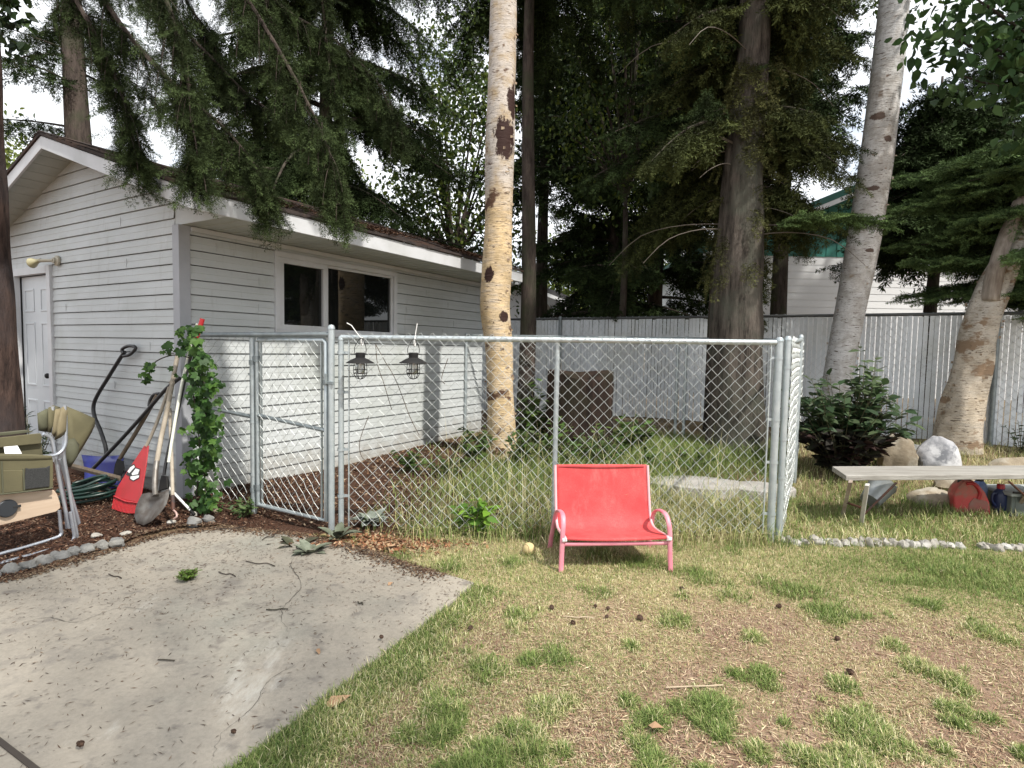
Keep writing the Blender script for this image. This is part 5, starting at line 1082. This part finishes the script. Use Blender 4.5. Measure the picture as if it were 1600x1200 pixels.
def broad(name, label, base, cen, rad, n, size, cols, seed, r0=.12, clump_=60, group=None, cat='tree'):
    bz = gz(base[0], base[1]); t = empty(name, (base[0], base[1], bz), label, cat, group); _, cc = leaves('crown', cen, rad, n, size, cols, t, None, seed, clump_)
    b = MB(); c_ = np.asarray(cen, float); b0 = np.array([base[0], base[1], bz-.1]); fk = b0*.35+c_*.65; b.tube(rnd([b0, b0*.6+c_*.4+[.05, 0, 0], fk], 5), [r0*(1-.06*i) for i in range(11)], 10); b.build('trunk', barkd, t, smooth='all')
    b = MB()
    for q in cc[:30]: b.tube(rnd([fk, (fk+q)/2+[0, 0, .15], q], 4), [r0*.4*(1-.1*i) for i in range(9)], 5, caps=False)
    b.build('limbs', barkd, t); return t
YG = [(.13, .17, .03), (.19, .23, .05), (.08, .12, .025)]; MG = [(.035, .065, .016), (.055, .09, .022), (.08, .12, .03)]; DG = [(.014, .03, .010), (.022, .042, .014), (.04, .065, .02)]
broad('poplar_tree', 'sunlit yellow-green tree far behind the shed gable by the left trunk', (-13.5, 14.5), (-13.2, 14.5, 4.3), (1.9, 1.8, 2.6), 9000, .13, YG, 71, clump_=90)
broad('poplar_tree', 'light green leafy tree rising behind the far end of the shed roof', (-1.6, 14.5), (-1.5, 14.5, 5.6), (1.9, 1.5, 3.4), 11000, .13, MG+YG[:1], 72, clump_=110)
broad('poplar_tree', 'bright green shrubby tree glowing behind the arched-window house', (2.4, 24.5), (2.6, 25, 3.6), (3.4, 1.5, 2.6), 9000, .19, YG, 73, clump_=90)
broad('poplar_tree', 'yellow-green saplings glimpsed between drooping spruce boughs over the shed roof', (-6.5, 17), (-6.2, 17, 5.2), (2.2, 1.5, 2.2), 8000, .15, YG+MG[:1], 74, clump_=80)
broad('poplar_tree', 'tall leafy poplar filling the gap between the birch and the big fir', (2.0, 10.9), (2.1, 10.9, 6.6), (1.6, 1.2, 2.5), 7000, .10, MG+YG[:1], 75, .09, 90)
broad('poplar_tree', 'pale leafy tree seen beyond the house in the gap right of the bare stem', (5.2, 27), (5.0, 27, 4.8), (3, 1.5, 3.5), 8000, .2, YG, 76, clump_=80)
mp_ = broad('maple_tree', 'broad-leaved tree with large dark green leaves overhanging the top right corner', (7.9, 5.6), (6.3, 6.3, 5.2), (1.6, 1.1, 1.25), 3600, .15, [(.035, .075, .025), (.05, .10, .032), (.08, .14, .05)], 77, .10, 70)
broad('maple_tree', 'leafy tree out beside the yard whose lower leaves mirror in the shed window', (11.5, 5.2), (11.0, 5.2, 3.6), (2.2, 2.0, 2.6), 7000, .15, MG, 78, .14, 80)
tl = empty('aspen_tree', (-4.6, 4.0, 0), 'twig of dark heart-shaped leaves hanging in the top left corner', 'tree'); leaves('crown', A(14, 30, 4.0), (.12, .12, .32), 150, .075, DG, tl, None, 79, 14); b = MB(); b.tube(rnd([np.array([-4.6, 4.0, 0]), np.array([-4.62, 4.0, 3]), A(-10, -120, 4.0), A(14, 30, 4.0)], 6), .012, 6); b.build('trunk', barkd, tl)
# birch leaves high in the crowns
leaves('crown', A(1470, -130, WY), (1.6, 1.2, .9), 3500, .08, MG, wt, None, 80, 70)
leaves('crown', A(700, 60, 8.5), (.5, .6, 1.3), 900, .065, MG, bt, None, 81, 40)

broad('birch_tree', 'unseen leafy tree added beside the viewer to dapple the concrete slab with shade', (1.7, -1.0), (1.55, -.9, 6.4), (1.7, 1.7, 1.6), 5000, .085, MG, 84, .09, 70)  # out-of-view tree added so its crown throws dappled shade on the slab
# creeper on the shed corner
def palmate(P, D, N, size):
    # five-leaflet creeper leaf as five folded ovals
    Qs = []; D = D/np.linalg.norm(D, axis=1)[:, None]; W = np.cross(D, N); W /= np.linalg.norm(W, axis=1)[:, None]+1e-9
    for a, s_ in ((0, 1.0), (.75, .9), (-.75, .9), (1.5, .65), (-1.5, .65)): Qs.append(leafQ(P, D*math.cos(a)+W*math.sin(a), N, size*s_, asp=.6))
    return np.concatenate(Qs)
r = np.random.default_rng(91); cr_ = empty('creeper', tuple(G(312, 782)), 'bright green five-leaved creeper climbing the shed corner and fence end', 'climbing plant')
def crv(x, y, dy=0): return A(x, y, 4.62+dy)
sp = [(318, 775, 28), (312, 730, 36), (318, 690, 34), (322, 650, 28), (316, 610, 34), (308, 570, 36), (300, 535, 26)]
P = []
for x, y, s_ in sp:
    m_ = int(s_*1.7)
    for _ in range(m_): P.append(A(x+r.normal(0, s_*.40), y+r.uniform(-24, 24), r.uniform(4.46, 4.72)))
for x, y, s_ in ((235, 572, 9), (228, 595, 6), (262, 545, 8)):
    for _ in range(5): P.append(A(x+r.normal(0, s_*.5), y+r.normal(0, 5), 4.6))
P = np.array(P); n_ = len(P); D = r.normal(0, .6, (n_, 3))+[.1, -.3, -.5]; N = r.normal(0, .35, (n_, 3))+[.25, -.8, .45]
Q = palmate(P, D, N, r.uniform(.028, .080, n_)); c = np.tile(np.array([(.025, .065, .014), (.042, .10, .02), (.075, .15, .03)])[r.integers(0, 3, n_)], (5, 1)); npmesh('leaves', Q, c, LEAF, cr_)
b = MB()
for q in ([(322, 785), (318, 700), (322, 620), (308, 560), (298, 520)], [(305, 785), (312, 720), (308, 650), (300, 600), (306, 540)], [(300, 560), (270, 555), (240, 568), (230, 595)]): b.tube(rnd([crv(*p) for p in q], 5), .005, 5)
b.build('stems', barkd, cr_)
# leafy stems: shrubs and weeds
def stems_plant(name, label, base, n, h, spread, lsize, cols, seed, per=12, lean_=(0, 0), cat='plant', asp=.5, stemcol=None, group=None, lowcols=None, up_=.4):
    r = np.random.default_rng(seed); root = empty(name, tuple(base), label, cat, group); b = MB(); P, D, N, C_, S_ = [], [], [], [], []
    for i in range(n):
        az = r.uniform(0, 6.28); k = r.uniform(.2, 1)*spread; hh = h*r.uniform(.55, 1.0)*(1-.35*k/max(spread, .01)); tp_ = np.array([math.cos(az)*k+lean_[0], math.sin(az)*k+lean_[1], hh]); o_ = np.asarray(base)+np.array([math.cos(az)*k*.2, math.sin(az)*k*.2, 0]); pts = rnd([o_, o_+tp_*[.3, .3, .5], o_+tp_], 4); b.tube(pts, [.006*(1-.08*j_) for j_ in range(len(pts))], 5, caps=False)
        for j_ in range(per):
            u_ = r.uniform(.15, 1); q = o_+tp_*[u_**1.4, u_**1.4, u_]; a = r.uniform(0, 6.28); P.append(q); D.append([math.cos(a), math.sin(a), r.uniform(-.3, up_+.4)]); N.append([r.normal(0, .3), r.normal(0, .3)-.3, 1]); S_.append(lsize*r.uniform(.6, 1.15)); cs_ = lowcols if (lowcols and q[2]-base[2] < h*.38) else cols; C_.append(np.array(cs_[r.integers(0, len(cs_))])*r.uniform(.8, 1.25))
    npmesh('leaves', leafQ(np.array(P), np.array(D, float), np.array(N, float), np.array(S_), asp=asp), np.array(C_), LEAF, root); b.build('stems', bpy.data.materials.get('plant_stem') or M('plant_stem', (.10, .09, .045), .8), root); return root
sb_ = G(1312, 745); stems_plant('shrub', 'dark leafy shrub with maroon lower leaves at the foot of the leaning white birch', sb_, 90, 1.35, .54, .15, [(.035, .065, .028), (.05, .085, .035), (.075, .105, .05)], 95, 20, cat='shrub', lowcols=[(.025, .022, .018), (.04, .045, .028), (.045, .026, .024)])
P_ = G(1322, 730); stems_plant('sapling', 'slim upright leafy shoot rising from the dark shrub against the white birch', P_+np.array([-.03, -.28, 0]), 22, 1.75, .24, .13, [(.06, .10, .04), (.09, .13, .06)], 96, 20, cat='shrub')
stems_plant('sapling', 'small dark-leaved sapling at the right edge beside the slatted fence', G(1596, 712), 10, .55, .3, .07, DG, 97, 12)
stems_plant('weed', 'fresh yellow-green broad-leaved weed in front of the dog-run fence', G(738, 836), 13, .36, .15, .105, [(.14, .26, .03), (.20, .34, .05), (.10, .20, .03)], 98, 9, asp=.55)
stems_plant('weed', 'dark green ferny weed at the gate post by the mulch', G(382, 806), 12, .17, .2, .06, [(.05, .09, .03), (.08, .12, .04)], 99, 10, asp=.35)
stems_plant('weed', 'bright mossy weed tuft growing from the concrete slab', P0(293, 906, .027), 46, .075, .055, .028, [(.10, .17, .03), (.14, .22, .04), (.07, .12, .02)], 100, 9, asp=.35)
stems_plant('weed', 'small light green weed beside the brown boulder', G(1378, 728), 14, .22, .2, .06, [(.16, .22, .04), (.10, .15, .03)], 101, 8)
stems_plant('fir_seedling', 'young dark evergreen seedling between the left trunk and the shed door', up(A(50, 660, 5.4), gz(-4.55, 5.4)), 12, .85, .28, .085, [(.012, .025, .012), (.02, .035, .016)], 102, 26, asp=.2)
for px, py, h_, sp_, n_, ls_, sd, lb in ((835, 700, 1.05, .42, 26, .12, 103, 'tall big-leaved bush behind the fence post, left of the stump'), (985, 705, .62, .35, 18, .11, 104, 'broad-leaved weed clump right of the dark stump'), (905, 722, .45, .4, 20, .09, 105, 'low green weeds in front of the dark stump'), (760, 700, .40, .3, 14, .08, 106, 'weeds at the foot of the yellow birch'), (640, 735, .30, .32, 14, .07, 107, 'low leafy weeds along the base of the shed wall'), (740, 722, .55, .25, 10, .10, 108, 'dark weed by the far corner of the shed wall'), (1010, 735, .35, .35, 12, .08, 109, 'yellowing weeds beyond the red loveseat'), (930, 650, .95, .2, 7, .10, 110, 'leafy stems poking above the dark stump'), (870, 735, .75, .35, 22, .085, 120, 'tall green weeds in front of the dark stump beside the fence post'), (945, 735, .6, .4, 24, .08, 121, 'bushy weeds hiding the right foot of the dark stump'), (815, 730, .6, .3, 18, .08, 122, 'weeds between the yellow birch and the fence post'), (700, 745, .35, .3, 16, .06, 123, 'low weeds left of the yellow birch'), (1075, 735, .35, .3, 12, .07, 124, 'small weeds left of the big fir')):
    stems_plant('weed', lb, G(px, py), n_, h_, sp_, ls_, MG+[(.07, .13, .03)], sd, 14)
# woolly silver plants by the gate
def rosette(label, base, n, size, seed, cols):
    r = np.random.default_rng(seed); a = r.uniform(0, 6.28, n); e = r.uniform(.1, .9, n); P = np.tile(base, (n, 1))+np.stack([np.cos(a)*.02, np.sin(a)*.02, .01+0*a], 1); D = np.stack([np.cos(a), np.sin(a), e], 1); N = np.stack([-np.cos(a)*.6, -np.sin(a)*.6, np.ones(n)], 1); s_ = size*r.uniform(.6, 1.1, n)
    D = D/np.linalg.norm(D, axis=1)[:, None]; W = np.cross(D, N); W /= np.linalg.norm(W, axis=1)[:, None]; s = s_[:, None]; Nn = np.cross(W, D); V = []
    me_v = []; me_f = []
    for i in range(n):
        b0 = len(me_v)
        for u_, wd, dz in ((0, .04, 0), (.25, .19, .05), (.5, .24, .06), (.75, .17, .0), (1, .01, -.12)):
            for s2 in (-1, 0, 1): me_v.append(P[i]+s[i]*(D[i]*u_+W[i]*wd*s2+Nn[i]*(dz+(.05 if s2 else 0))))
        for q in range(4):
            for k in (0, 1): me_f.append((b0+q*3+k, b0+q*3+k+1, b0+q*3+k+4, b0+q*3+k+3))
    b = MB(); b.add(me_v, me_f); o = b.build('lambs_ear', M('woolly_leaf', cols[0], .95, c2=cols[1], scale=14, spec=.05), None, smooth='all'); return tag(o, label, 'plant')
rosette('woolly grey-green rosette plant growing at the corner of the concrete slab', G(486, 872)+np.array([0, 0, .02]), 18, .14, 111, [(.24, .26, .20), (.12, .135, .095)])
rosette('smaller woolly grey rosette close against the gate posts', G(527, 845)+np.array([0, 0, .01]), 12, .17, 112, [(.14, .155, .115), (.08, .09, .06)])
rosette('silvery rosette just inside the front fence by the gate post', G(580, 822)+np.array([0, 0, .02]), 34, .15, 113, [(.26, .29, .25), (.15, .17, .14)])
rosette('dark ragged rosette flattened on the slab edge beside the woolly plant', G(462, 862)+np.array([0, 0, .01]), 10, .16, 114, [(.09, .095, .06), (.05, .05, .035)])
# stump, pavers
st_ = G(905, 712)+np.array([0, .25, 0]); b = MB(); pr_ = []
seg = 40
for i, (z, k) in enumerate(((-.05, 1.2), (.1, 1.08), (.3, 1.02), (.6, 1.0), (.85, 1.0), (1.0, .98), (1.01, .9), (.98, .0))):
    for j_ in range(seg):
        th = 2*math.pi*j_/seg; rr_ = .40*k*(1+.16*(float(vnoise(math.cos(th)*2+4, math.sin(th)*2+4, 1.5, 3))-.5)+.07*(float(vnoise(j_*1.0, z*3, 1, 8))-.5)); pr_.append(st_+np.array([rr_*math.cos(th)*1.05, rr_*math.sin(th)*.8, z+(.06*math.sin(th*2+1) if i >= 5 else 0)]))
b.add(pr_, [(i*seg+k, i*seg+(k+1) % seg, (i+1)*seg+(k+1) % seg, (i+1)*seg+k) for i in range(7) for k in range(seg)]); tag(b.build('stump', bark_mat('old_stump_wood', (.012, .009, .008), (.045, .030, .024), (.03, .027, .018), 7), None, smooth=True), 'tall dark brown rotting stump with a flat top amid weeds in the dog run', 'stump')
pv = M('paver_stone', (.40, .38, .35), .9, c2=(.28, .26, .24), scale=6, bmp=.4, bscale=30)
for (x, y, w_, d_, lb) in ((1095, 765, .42, .30, 'flat pale paver in the grass just inside the dog run, right of the loveseat'), (1190, 772, .30, .22, 'smaller pale paver beside the corner post of the dog run'), (1040, 762, .22, .2, 'pale paver half hidden behind the loveseat back')):
    c_ = G(x, y); b = MB(); b.prism([c_+np.array([w_*math.cos(t)*(1+.12*math.sin(3*t+x)), d_*math.sin(t)*(1+.1*math.cos(2*t+x)), -.03]) for t in np.linspace(0, 2*math.pi, 14, endpoint=False)], (0, 0, .11)); tag(b.build('paver', pv, None, bevel=.01), lb, 'paver')

# ------------------------------------------------------------------ grass
def blades(x, y, ht, wd, cols, r, bend=.5, flop=.6, z=None):
    n = len(x); z = gh(x, y) if z is None else z; az = r.uniform(0, 2*np.pi, n); ft = r.uniform(0, 1, n)*flop; d = np.stack([np.cos(az), np.sin(az)], 1); s_ = np.stack([-np.sin(az), np.cos(az), 0*az], 1); p = np.stack([x, y, z-.004], 1)
    h1 = ht*.55; a1 = ft; a2 = ft+bend*r.uniform(.2, 1.2, n)
    m1 = p+np.stack([d[:, 0]*np.sin(a1)*h1, d[:, 1]*np.sin(a1)*h1, np.cos(a1)*h1], 1); h2 = ht*.5; t = m1+np.stack([d[:, 0]*np.sin(a2)*h2, d[:, 1]*np.sin(a2)*h2, np.cos(a2)*h2], 1)
    t[:, 2] = np.maximum(t[:, 2], p[:, 2]+.008); w_ = wd[:, None]
    lo = np.stack([p-s_*w_/2, p+s_*w_/2, m1+s_*w_*.42, m1-s_*w_*.42], 1); hi = np.stack([m1-s_*w_*.42, m1+s_*w_*.42, t+s_*w_*.05, t-s_*w_*.05], 1)
    return np.concatenate([lo, hi]), np.concatenate([cols, cols])
GREEN = np.array([(.15, .215, .055), (.20, .265, .075), (.28, .315, .12), (.115, .175, .05)]); STRAW = np.array([(.58, .52, .29), (.50, .46, .23), (.40, .39, .16), (.68, .62, .40)])
def pickc(g, r):
    n = len(g); c = np.where((r.random(n) < g)[:, None], GREEN[r.integers(0, 4, n)], STRAW[r.integers(0, 4, n)]); return c*r.uniform(.75, 1.25, (n, 1))
r = np.random.default_rng(200)
# lawn: sample ground evenly in view depth so the near lawn is dense
n = 420000; py_ = r.uniform(838, 1235, n); px_ = r.uniform(330, 1660, n)
dirs = _fw[None]*FPX+_rt[None]*(px_-800)[:, None]-_up[None]*(py_-600)[:, None]; t_ = -CAMZ/dirs[:, 2]; X = dirs[:, 0]*t_; Y = dirs[:, 1]*t_
X = np.concatenate([X, r.uniform(-1.2, 7.5, 110000)]); Y = np.concatenate([Y, r.uniform(.3, 4.32, 110000)]); out_ = np.concatenate([np.zeros(n, bool), np.ones(110000, bool)]); vis = (np.abs(X) < Y*.97) & (Y > 1.75); k = ~out_ | ~vis; X, Y = X[k], Y[k]   # carry the lawn on past the edges of the photograph
ok = ~inpoly(X, Y, SLAB) & ~inpoly(X, Y, PEN) & (Y < 4.32) & (Y > .3); X, Y = X[ok], Y[ok]
cl = clump(X, Y); base_d = .16+.50*sm(.36, .70, vnoise(X, Y, 1.7, 2)*.6+vnoise(X, Y, 4.5, 6)*.4)+.5*sm(2.8, 3.6, Y)+.25*sm(1.0, 2.6, X)*sm(2.3, 3.0, Y)+.25*sm(2.0, 1.2, X-.3*(Y-2))*0
es = np.full(len(X), 9.); a_ = SLAB[0]; dv = _sd; rel = np.stack([X-a_[0], Y-a_[1]], 1); ed = -(rel[:, 0]*dv[1]-rel[:, 1]*dv[0]); along = -(rel @ dv); edge = np.where((along > 0) & (np.abs(ed) < .6), 1-sm(.05, .45, np.abs(ed)), 0)
mud = 1-.8*(1-sm(.22, .5, np.hypot(X+.9, (Y-4.1)*1.3)))
base_d = base_d*(1-.6*sm(.1, .9, X)*sm(2.95, 2.5, Y)); dens = np.clip(np.maximum(np.maximum(base_d, cl), edge*.9), 0, 1)*mud; k = r.random(len(X)) < dens; X, Y, cl, edge = X[k], Y[k], cl[k], edge[k]
g = np.clip(.42+.48*np.maximum(cl, edge*.85)+.7*(vnoise(X, Y, 2.5, 12)-.5)+.62*sm(1.3, 2.6, X)*sm(2.8, 3.6, Y), .05, .97); n = len(X)
ht = (.018+.032*np.maximum(cl, edge)**1.5+.016*sm(3, 4, Y))*r.uniform(.5, 1.35, n); wd = (.0026+.0008*np.maximum(cl, edge))*r.uniform(.6, 1.3, n)
Q, c = blades(X, Y, ht, wd, pickc(g, r), r, .9, 1.05); tag(npmesh('lawn_grass', Q, c, BLADE), 'patchy green and straw-coloured lawn grass in the foreground', 'grass', kind='stuff')
# thatch: short dead straws lying on the soil
n = 45000; py_ = r.uniform(845, 1230, n); px_ = r.uniform(360, 1650, n); dirs = _fw[None]*FPX+_rt[None]*(px_-800)[:, None]-_up[None]*(py_-600)[:, None]; t_ = -CAMZ/dirs[:, 2]; X = dirs[:, 0]*t_; Y = dirs[:, 1]*t_; ok = ~inpoly(X, Y, SLAB) & ~inpoly(X, Y, PEN) & (Y < 4.4) & (r.random(n) < .25+.75*vnoise(X, Y, 3, 14)); X, Y = X[ok], Y[ok]
Q, c = sticks(np.stack([X, Y, gh(X, Y)+.006], 1), .045, .0035, .15, [(.40, .30, .20), (.30, .20, .13), (.24, .15, .10), (.48, .39, .26), (.14, .08, .055)]); tag(npmesh('dead_thatch', Q, c, CHIP), 'dead straw and needles strewn over the bare soil', 'thatch', kind='stuff')
# taller grass in the pen, along its foot, in the right bed and at the back
def patch(n, fx, fy, hmul, gfun, name, label, lo=.6, w0=.004):
    X = r.uniform(*fx, n); Y = r.uniform(*fy, n); return X, Y
n = 70000; X = r.uniform(-1.2, 3.8, n); Y = r.uniform(3.9, 8.6, n); ip = inpoly(X, Y, PEN); lit = sm(-1.25, -.2, X-(Y-4.4)*.12); d_ = np.where(ip, .06+.94*lit*(.35+.65*vnoise(X, Y, 1.6, 31)), 0); front = np.exp(-((Y-4.33)/.15)**2)*sm(-1.2, -.4, X)*(X < 2.1); d_ = np.maximum(d_, front); pvm = np.minimum.reduce([np.hypot((X-G(a, b_)[0])/w_, (Y-G(a, b_)[1]+.18)/.42) for a, b_, w_ in ((1095, 765, .46), (1190, 772, .36))]); d_ = d_*sm(.7, 1.15, pvm); k = r.random(n) < d_; X, Y, front = X[k], Y[k], front[k]; n = len(X)
ht = (.16+.20*vnoise(X, Y, 1.1, 32)*sm(-.6, .8, X))*r.uniform(.4, 1.25, n)*(1-.3*sm(6.2, 7.5, Y)); g = np.clip(.74-.35*sm(.2, 1.6, X)*sm(6.5, 4.4, Y)+.5*(vnoise(X, Y, 1.3, 33)-.5)+.5*sm(4.9, 5.8, Y), .1, .97)
Q, c = blades(X, Y, ht, .0048*r.uniform(.6, 1.3, n), pickc(g, r), r, 1.1, .65); tag(npmesh('pen_grass', Q, c, BLADE), 'tall wild grass, half green half straw, inside the dog run and along its front fence', 'grass', kind='stuff')
n = 60000; X = r.uniform(2.05, 7.2, n); Y = r.uniform(4.22, 7.9, n); k = ~inpoly(X, Y, PEN) & (Y > 4.24+.02*(X-2)) & (Y < 8.0-.55*(X-6.2)) & (X-2.06 > (Y-4.35)*.55) & (r.random(n) < np.clip(.35+.9*sm(6.2, 4.6, Y), 0, 1)); X, Y = X[k], Y[k]; n = len(X)
g = np.clip(.78+.5*(vnoise(X, Y, 2.2, 35)-.5)-.55*sm(5.6, 6.4, Y), .1, .96); ht = .095*r.uniform(.45, 1.35, n)*(1+.5*sm(5.4, 6.2, Y)*vnoise(X, Y, 2, 36))
Q, c = blades(X, Y, ht, .0048*r.uniform(.6, 1.3, n), pickc(g, r), r, 1.0, .8); tag(npmesh('bed_grass', Q, c, BLADE), 'lush green grass under the bench and around the boulders', 'grass', kind='stuff')
# long dry stems leaning on the wire
n = 260; X = r.uniform(-.7, 1.95, n); Y = 4.36+np.abs(r.normal(0, .5, n)); Q, c = blades(X, Y, r.uniform(.35, .95, n), np.full(n, .0034), STRAW[r.integers(0, 4, n)]*1.0, r, .9, .55); tag(npmesh('dry_stems', Q, c, BLADE), 'long pale dry grass stems arching behind the front wire', 'grass', kind='stuff')

# ------------------------------------------------------------------ litter
n = 44000; X = r.uniform(-4.6, -.7, n); Y = r.uniform(3.0, 5.8, n); b_ = bed(X, Y); k = (r.random(n) < b_*.9) & ~inpoly(X, Y, SLAB); X, Y = X[k], Y[k]
Q, c = sticks(np.stack([X, Y, gh(X, Y)+r.uniform(.002, .016, len(X))], 1), .027, .010, .3, [(.075, .036, .022), (.045, .022, .016), (.12, .06, .036), (.032, .02, .016), (.19, .13, .09), (.025, .016, .013)]); tag(npmesh('bark_mulch', Q, c, CHIP), 'reddish brown bark mulch in the bed between slab and shed', 'mulch', kind='stuff')
n = 22000; X = r.uniform(-2.9, 3.6, n); Y = r.uniform(4.1, 8.6, n); k = inpoly(X, Y, PEN) & (r.random(n) < .25+.75*sm(1.0, -.8, X-.1*(Y-4.4))); X, Y = X[k], Y[k]
Q, c = sticks(np.stack([X, Y, gh(X, Y)+r.uniform(.002, .014, len(X))], 1), .045, .018, .3, [(.13, .075, .045), (.08, .045, .03), (.20, .13, .08), (.05, .035, .026), (.27, .21, .15)]); tag(npmesh('leaf_litter', Q, c, CHIP), 'brown leaf litter on the ground inside the dog run', 'litter', kind='stuff')
n = 1800; X = r.normal(-.95, .26, n); Y = r.normal(4.12, .10, n); k = ~inpoly(X, Y, SLAB) | (r.random(n) < .35); X, Y = X[k], Y[k]; zz = np.where(inpoly(X, Y, SLAB), .03, gh(X, Y)+.008)
Q, c = sticks(np.stack([X, Y, zz], 1), .05, .022, .35, [(.18, .075, .04), (.26, .13, .07), (.10, .05, .03), (.34, .24, .15)]); tag(npmesh('dead_leaves', Q, c, CHIP), 'heap of rust-coloured dead leaves at the foot of the gate posts', 'leaves', kind='stuff')
n = 9000; t_ = r.uniform(0, 1, n); ia = np.minimum((t_*13).astype(int), 12); fa_ = t_*13-ia; bx = SLAB[1:15][ia]*(1-fa_)[:, None]+SLAB[1:15][ia+1 if True else ia]*fa_[:, None] if False else SLAB[1+ia]*(1-fa_)[:, None]+SLAB[2+ia]*fa_[:, None]; X = bx[:, 0]+r.normal(0, .05, n); Y = bx[:, 1]-np.abs(r.normal(0, .07, n)*(.4+vnoise(bx[:, 0], bx[:, 1], 3, 41)))+.03
Q, c = sticks(np.stack([X, Y, np.where(inpoly(X, Y, SLAB), .030, gh(X, Y)+.01)], 1), .022, .010, .15, [(.075, .045, .03), (.05, .03, .022), (.13, .08, .05), (.20, .15, .10)]); tag(npmesh('edge_litter', Q, c, CHIP), 'soil crumbs and litter spilled over the back edge of the concrete slab', 'litter', kind='stuff')
n = 15000; X = r.uniform(-4, -.1, n); Y = r.uniform(1.6, 4.6, n); k = inpoly(X, Y, SLAB) & (r.random(n) < .25+.75*sm(2.2, 4.4, Y)); X, Y = X[k], Y[k]
Q, c = sticks(np.stack([X, Y, np.full(len(X), .0285)], 1), .030, .0030, .02, [(.10, .065, .045), (.06, .04, .03), (.17, .12, .08)]); tag(npmesh('needle_specks', Q, c, CHIP), 'fallen spruce needles speckling the concrete slab', 'needles', kind='stuff')
TW = [(355, 905, 30, -.5, 'short dark twig lying on the slab left of the weed tuft'), (860, 0, 0, 0, ''), (433, 961, 34, .05, 'straight dark twig in the middle of the slab'), (407, 888, 48, -.35, 'crooked thin twig on the slab near the gate'), (180, 908, 24, -.6, 'small curved twig on the slab near the edging stones'), (563, 951, 12, -.9, 'tiny twig on the sunny edge of the slab'), (260, 1042, 26, -.1, 'dark bit of twig on the near half of the slab'), (368, 831, 60, .1, 'long thin twig along the back edge of the slab'), (420, 845, 30, .8, 'bent twig at the back of the slab by the ferny weed'), (1085, 1078, 90, .12, 'pale broken stick on the bare lawn soil'), (905, 967, 45, -.15, 'pale curved stick on the straw grass in front of the loveseat')]
for x, y, ln, a, lb in TW:
    if not ln: continue
    q = [(x-ln/2*math.cos(a), y+ln/2*math.sin(a)*.5), (x-ln*.1, y+random.uniform(-1, 1)), (x+ln*.2, y+random.uniform(-1.2, 1)), (x+ln/2*math.cos(a), y-ln/2*math.sin(a)*.5)]
    pz = [P0(*p) for p in q]; pz = [np.array([p[0], p[1], (.032 if inpoly(p[0], p[1], SLAB) else gz(p[0], p[1])+.012)]) for p in pz]; b = MB(); b.tube(rnd(pz, 4), .0032, 6); tag(b.build('twig', M('pale_stick', (.42, .34, .24), .9) if x > 800 else barkd), lb, 'twig')
cm = M('pine_cone_scales', (.045, .026, .018), .9, c2=(.09, .05, .03), scale=60); cone0 = None
for i, (x, y) in enumerate([(365, 1161), (126, 1181), (596, 1009), (862, 952), (930, 950), (950, 953), (948, 967), (1000, 968), (1217, 950), (1308, 1002), (1328, 1054), (895, 977), (735, 985), (1065, 922)]):
    p = P0(x, y); z = .045 if inpoly(p[0], p[1], SLAB) else gz(p[0], p[1])+.016; a = random.uniform(0, 6.28)
    if cone0 is None:
        b = MB(); rr = np.random.default_rng(5); ax = np.array([1., 0, .1]); b.lathe((0, 0, 0), [(0, -.026), (.010, -.024), (.016, -.01), (.015, .006), (.009, .02), (0, .027)], 10, ax)
        for k in range(46):
            u_ = rr.uniform(-.022, .022); th = rr.uniform(0, 6.28); rd = .017*(1-(u_/.030)**2)+.002; c_ = np.array([u_, rd*math.cos(th), rd*math.sin(th)]); o_ = np.array([.4, math.cos(th), math.sin(th)]); b.box(c_, o_*.003, np.array([0, -math.sin(th), math.cos(th)])*.0045, (.002, 0, 0))
        cone0 = b.build('pine_cone', cm); c_ = cone0
    else: c_ = cone0.copy(); col.objects.link(c_)
    c_.location = (p[0], p[1], z); c_.rotation_euler = (0, 0, a); s_ = random.uniform(.4, .7); c_.scale = (s_, s_, s_); onslab = inpoly(p[0], p[1], SLAB)
    tag(c_, 'small dark spruce cone lying on the concrete slab' if onslab else 'small dark spruce cone lying on the patchy lawn', 'cone', 'cones on the slab' if onslab else 'cones on the lawn')
lm_ = M('fallen_leaf_tan', (.34, .21, .12), .9)
for x, y, s_, lb in ((527, 1108, .055, 'large tan dead leaf at the edge of the slab and lawn'), (612, 858, .05, 'yellowed fallen leaf in front of the fence'), (497, 1028, .022, 'small orange leaf on the sunny slab edge'), (610, 920, .022, 'little rusty leaf near the back corner of the slab'), (1025, 1150, .03, 'tan curled leaf on the bare soil')):
    p = P0(x, y); z = .031 if inpoly(p[0], p[1], SLAB) else gz(p[0], p[1])+.03; b = MB(); a = random.uniform(0, 6); d = np.array([math.cos(a), math.sin(a), .15]); w_ = np.array([-math.sin(a), math.cos(a), .1]); c_ = np.array([p[0], p[1], z])
    b.add([c_-d*s_, c_-d*s_*.3+w_*s_*.5+[0, 0, .01], c_+d*s_*.5+w_*s_*.35, c_+d*s_, c_+d*s_*.4-w_*s_*.45+[0, 0, .008], c_-d*s_*.4-w_*s_*.4], [(0, 1, 2, 3, 4, 5)]); tag(b.build('dead_leaf', lm_), lb, 'leaf')
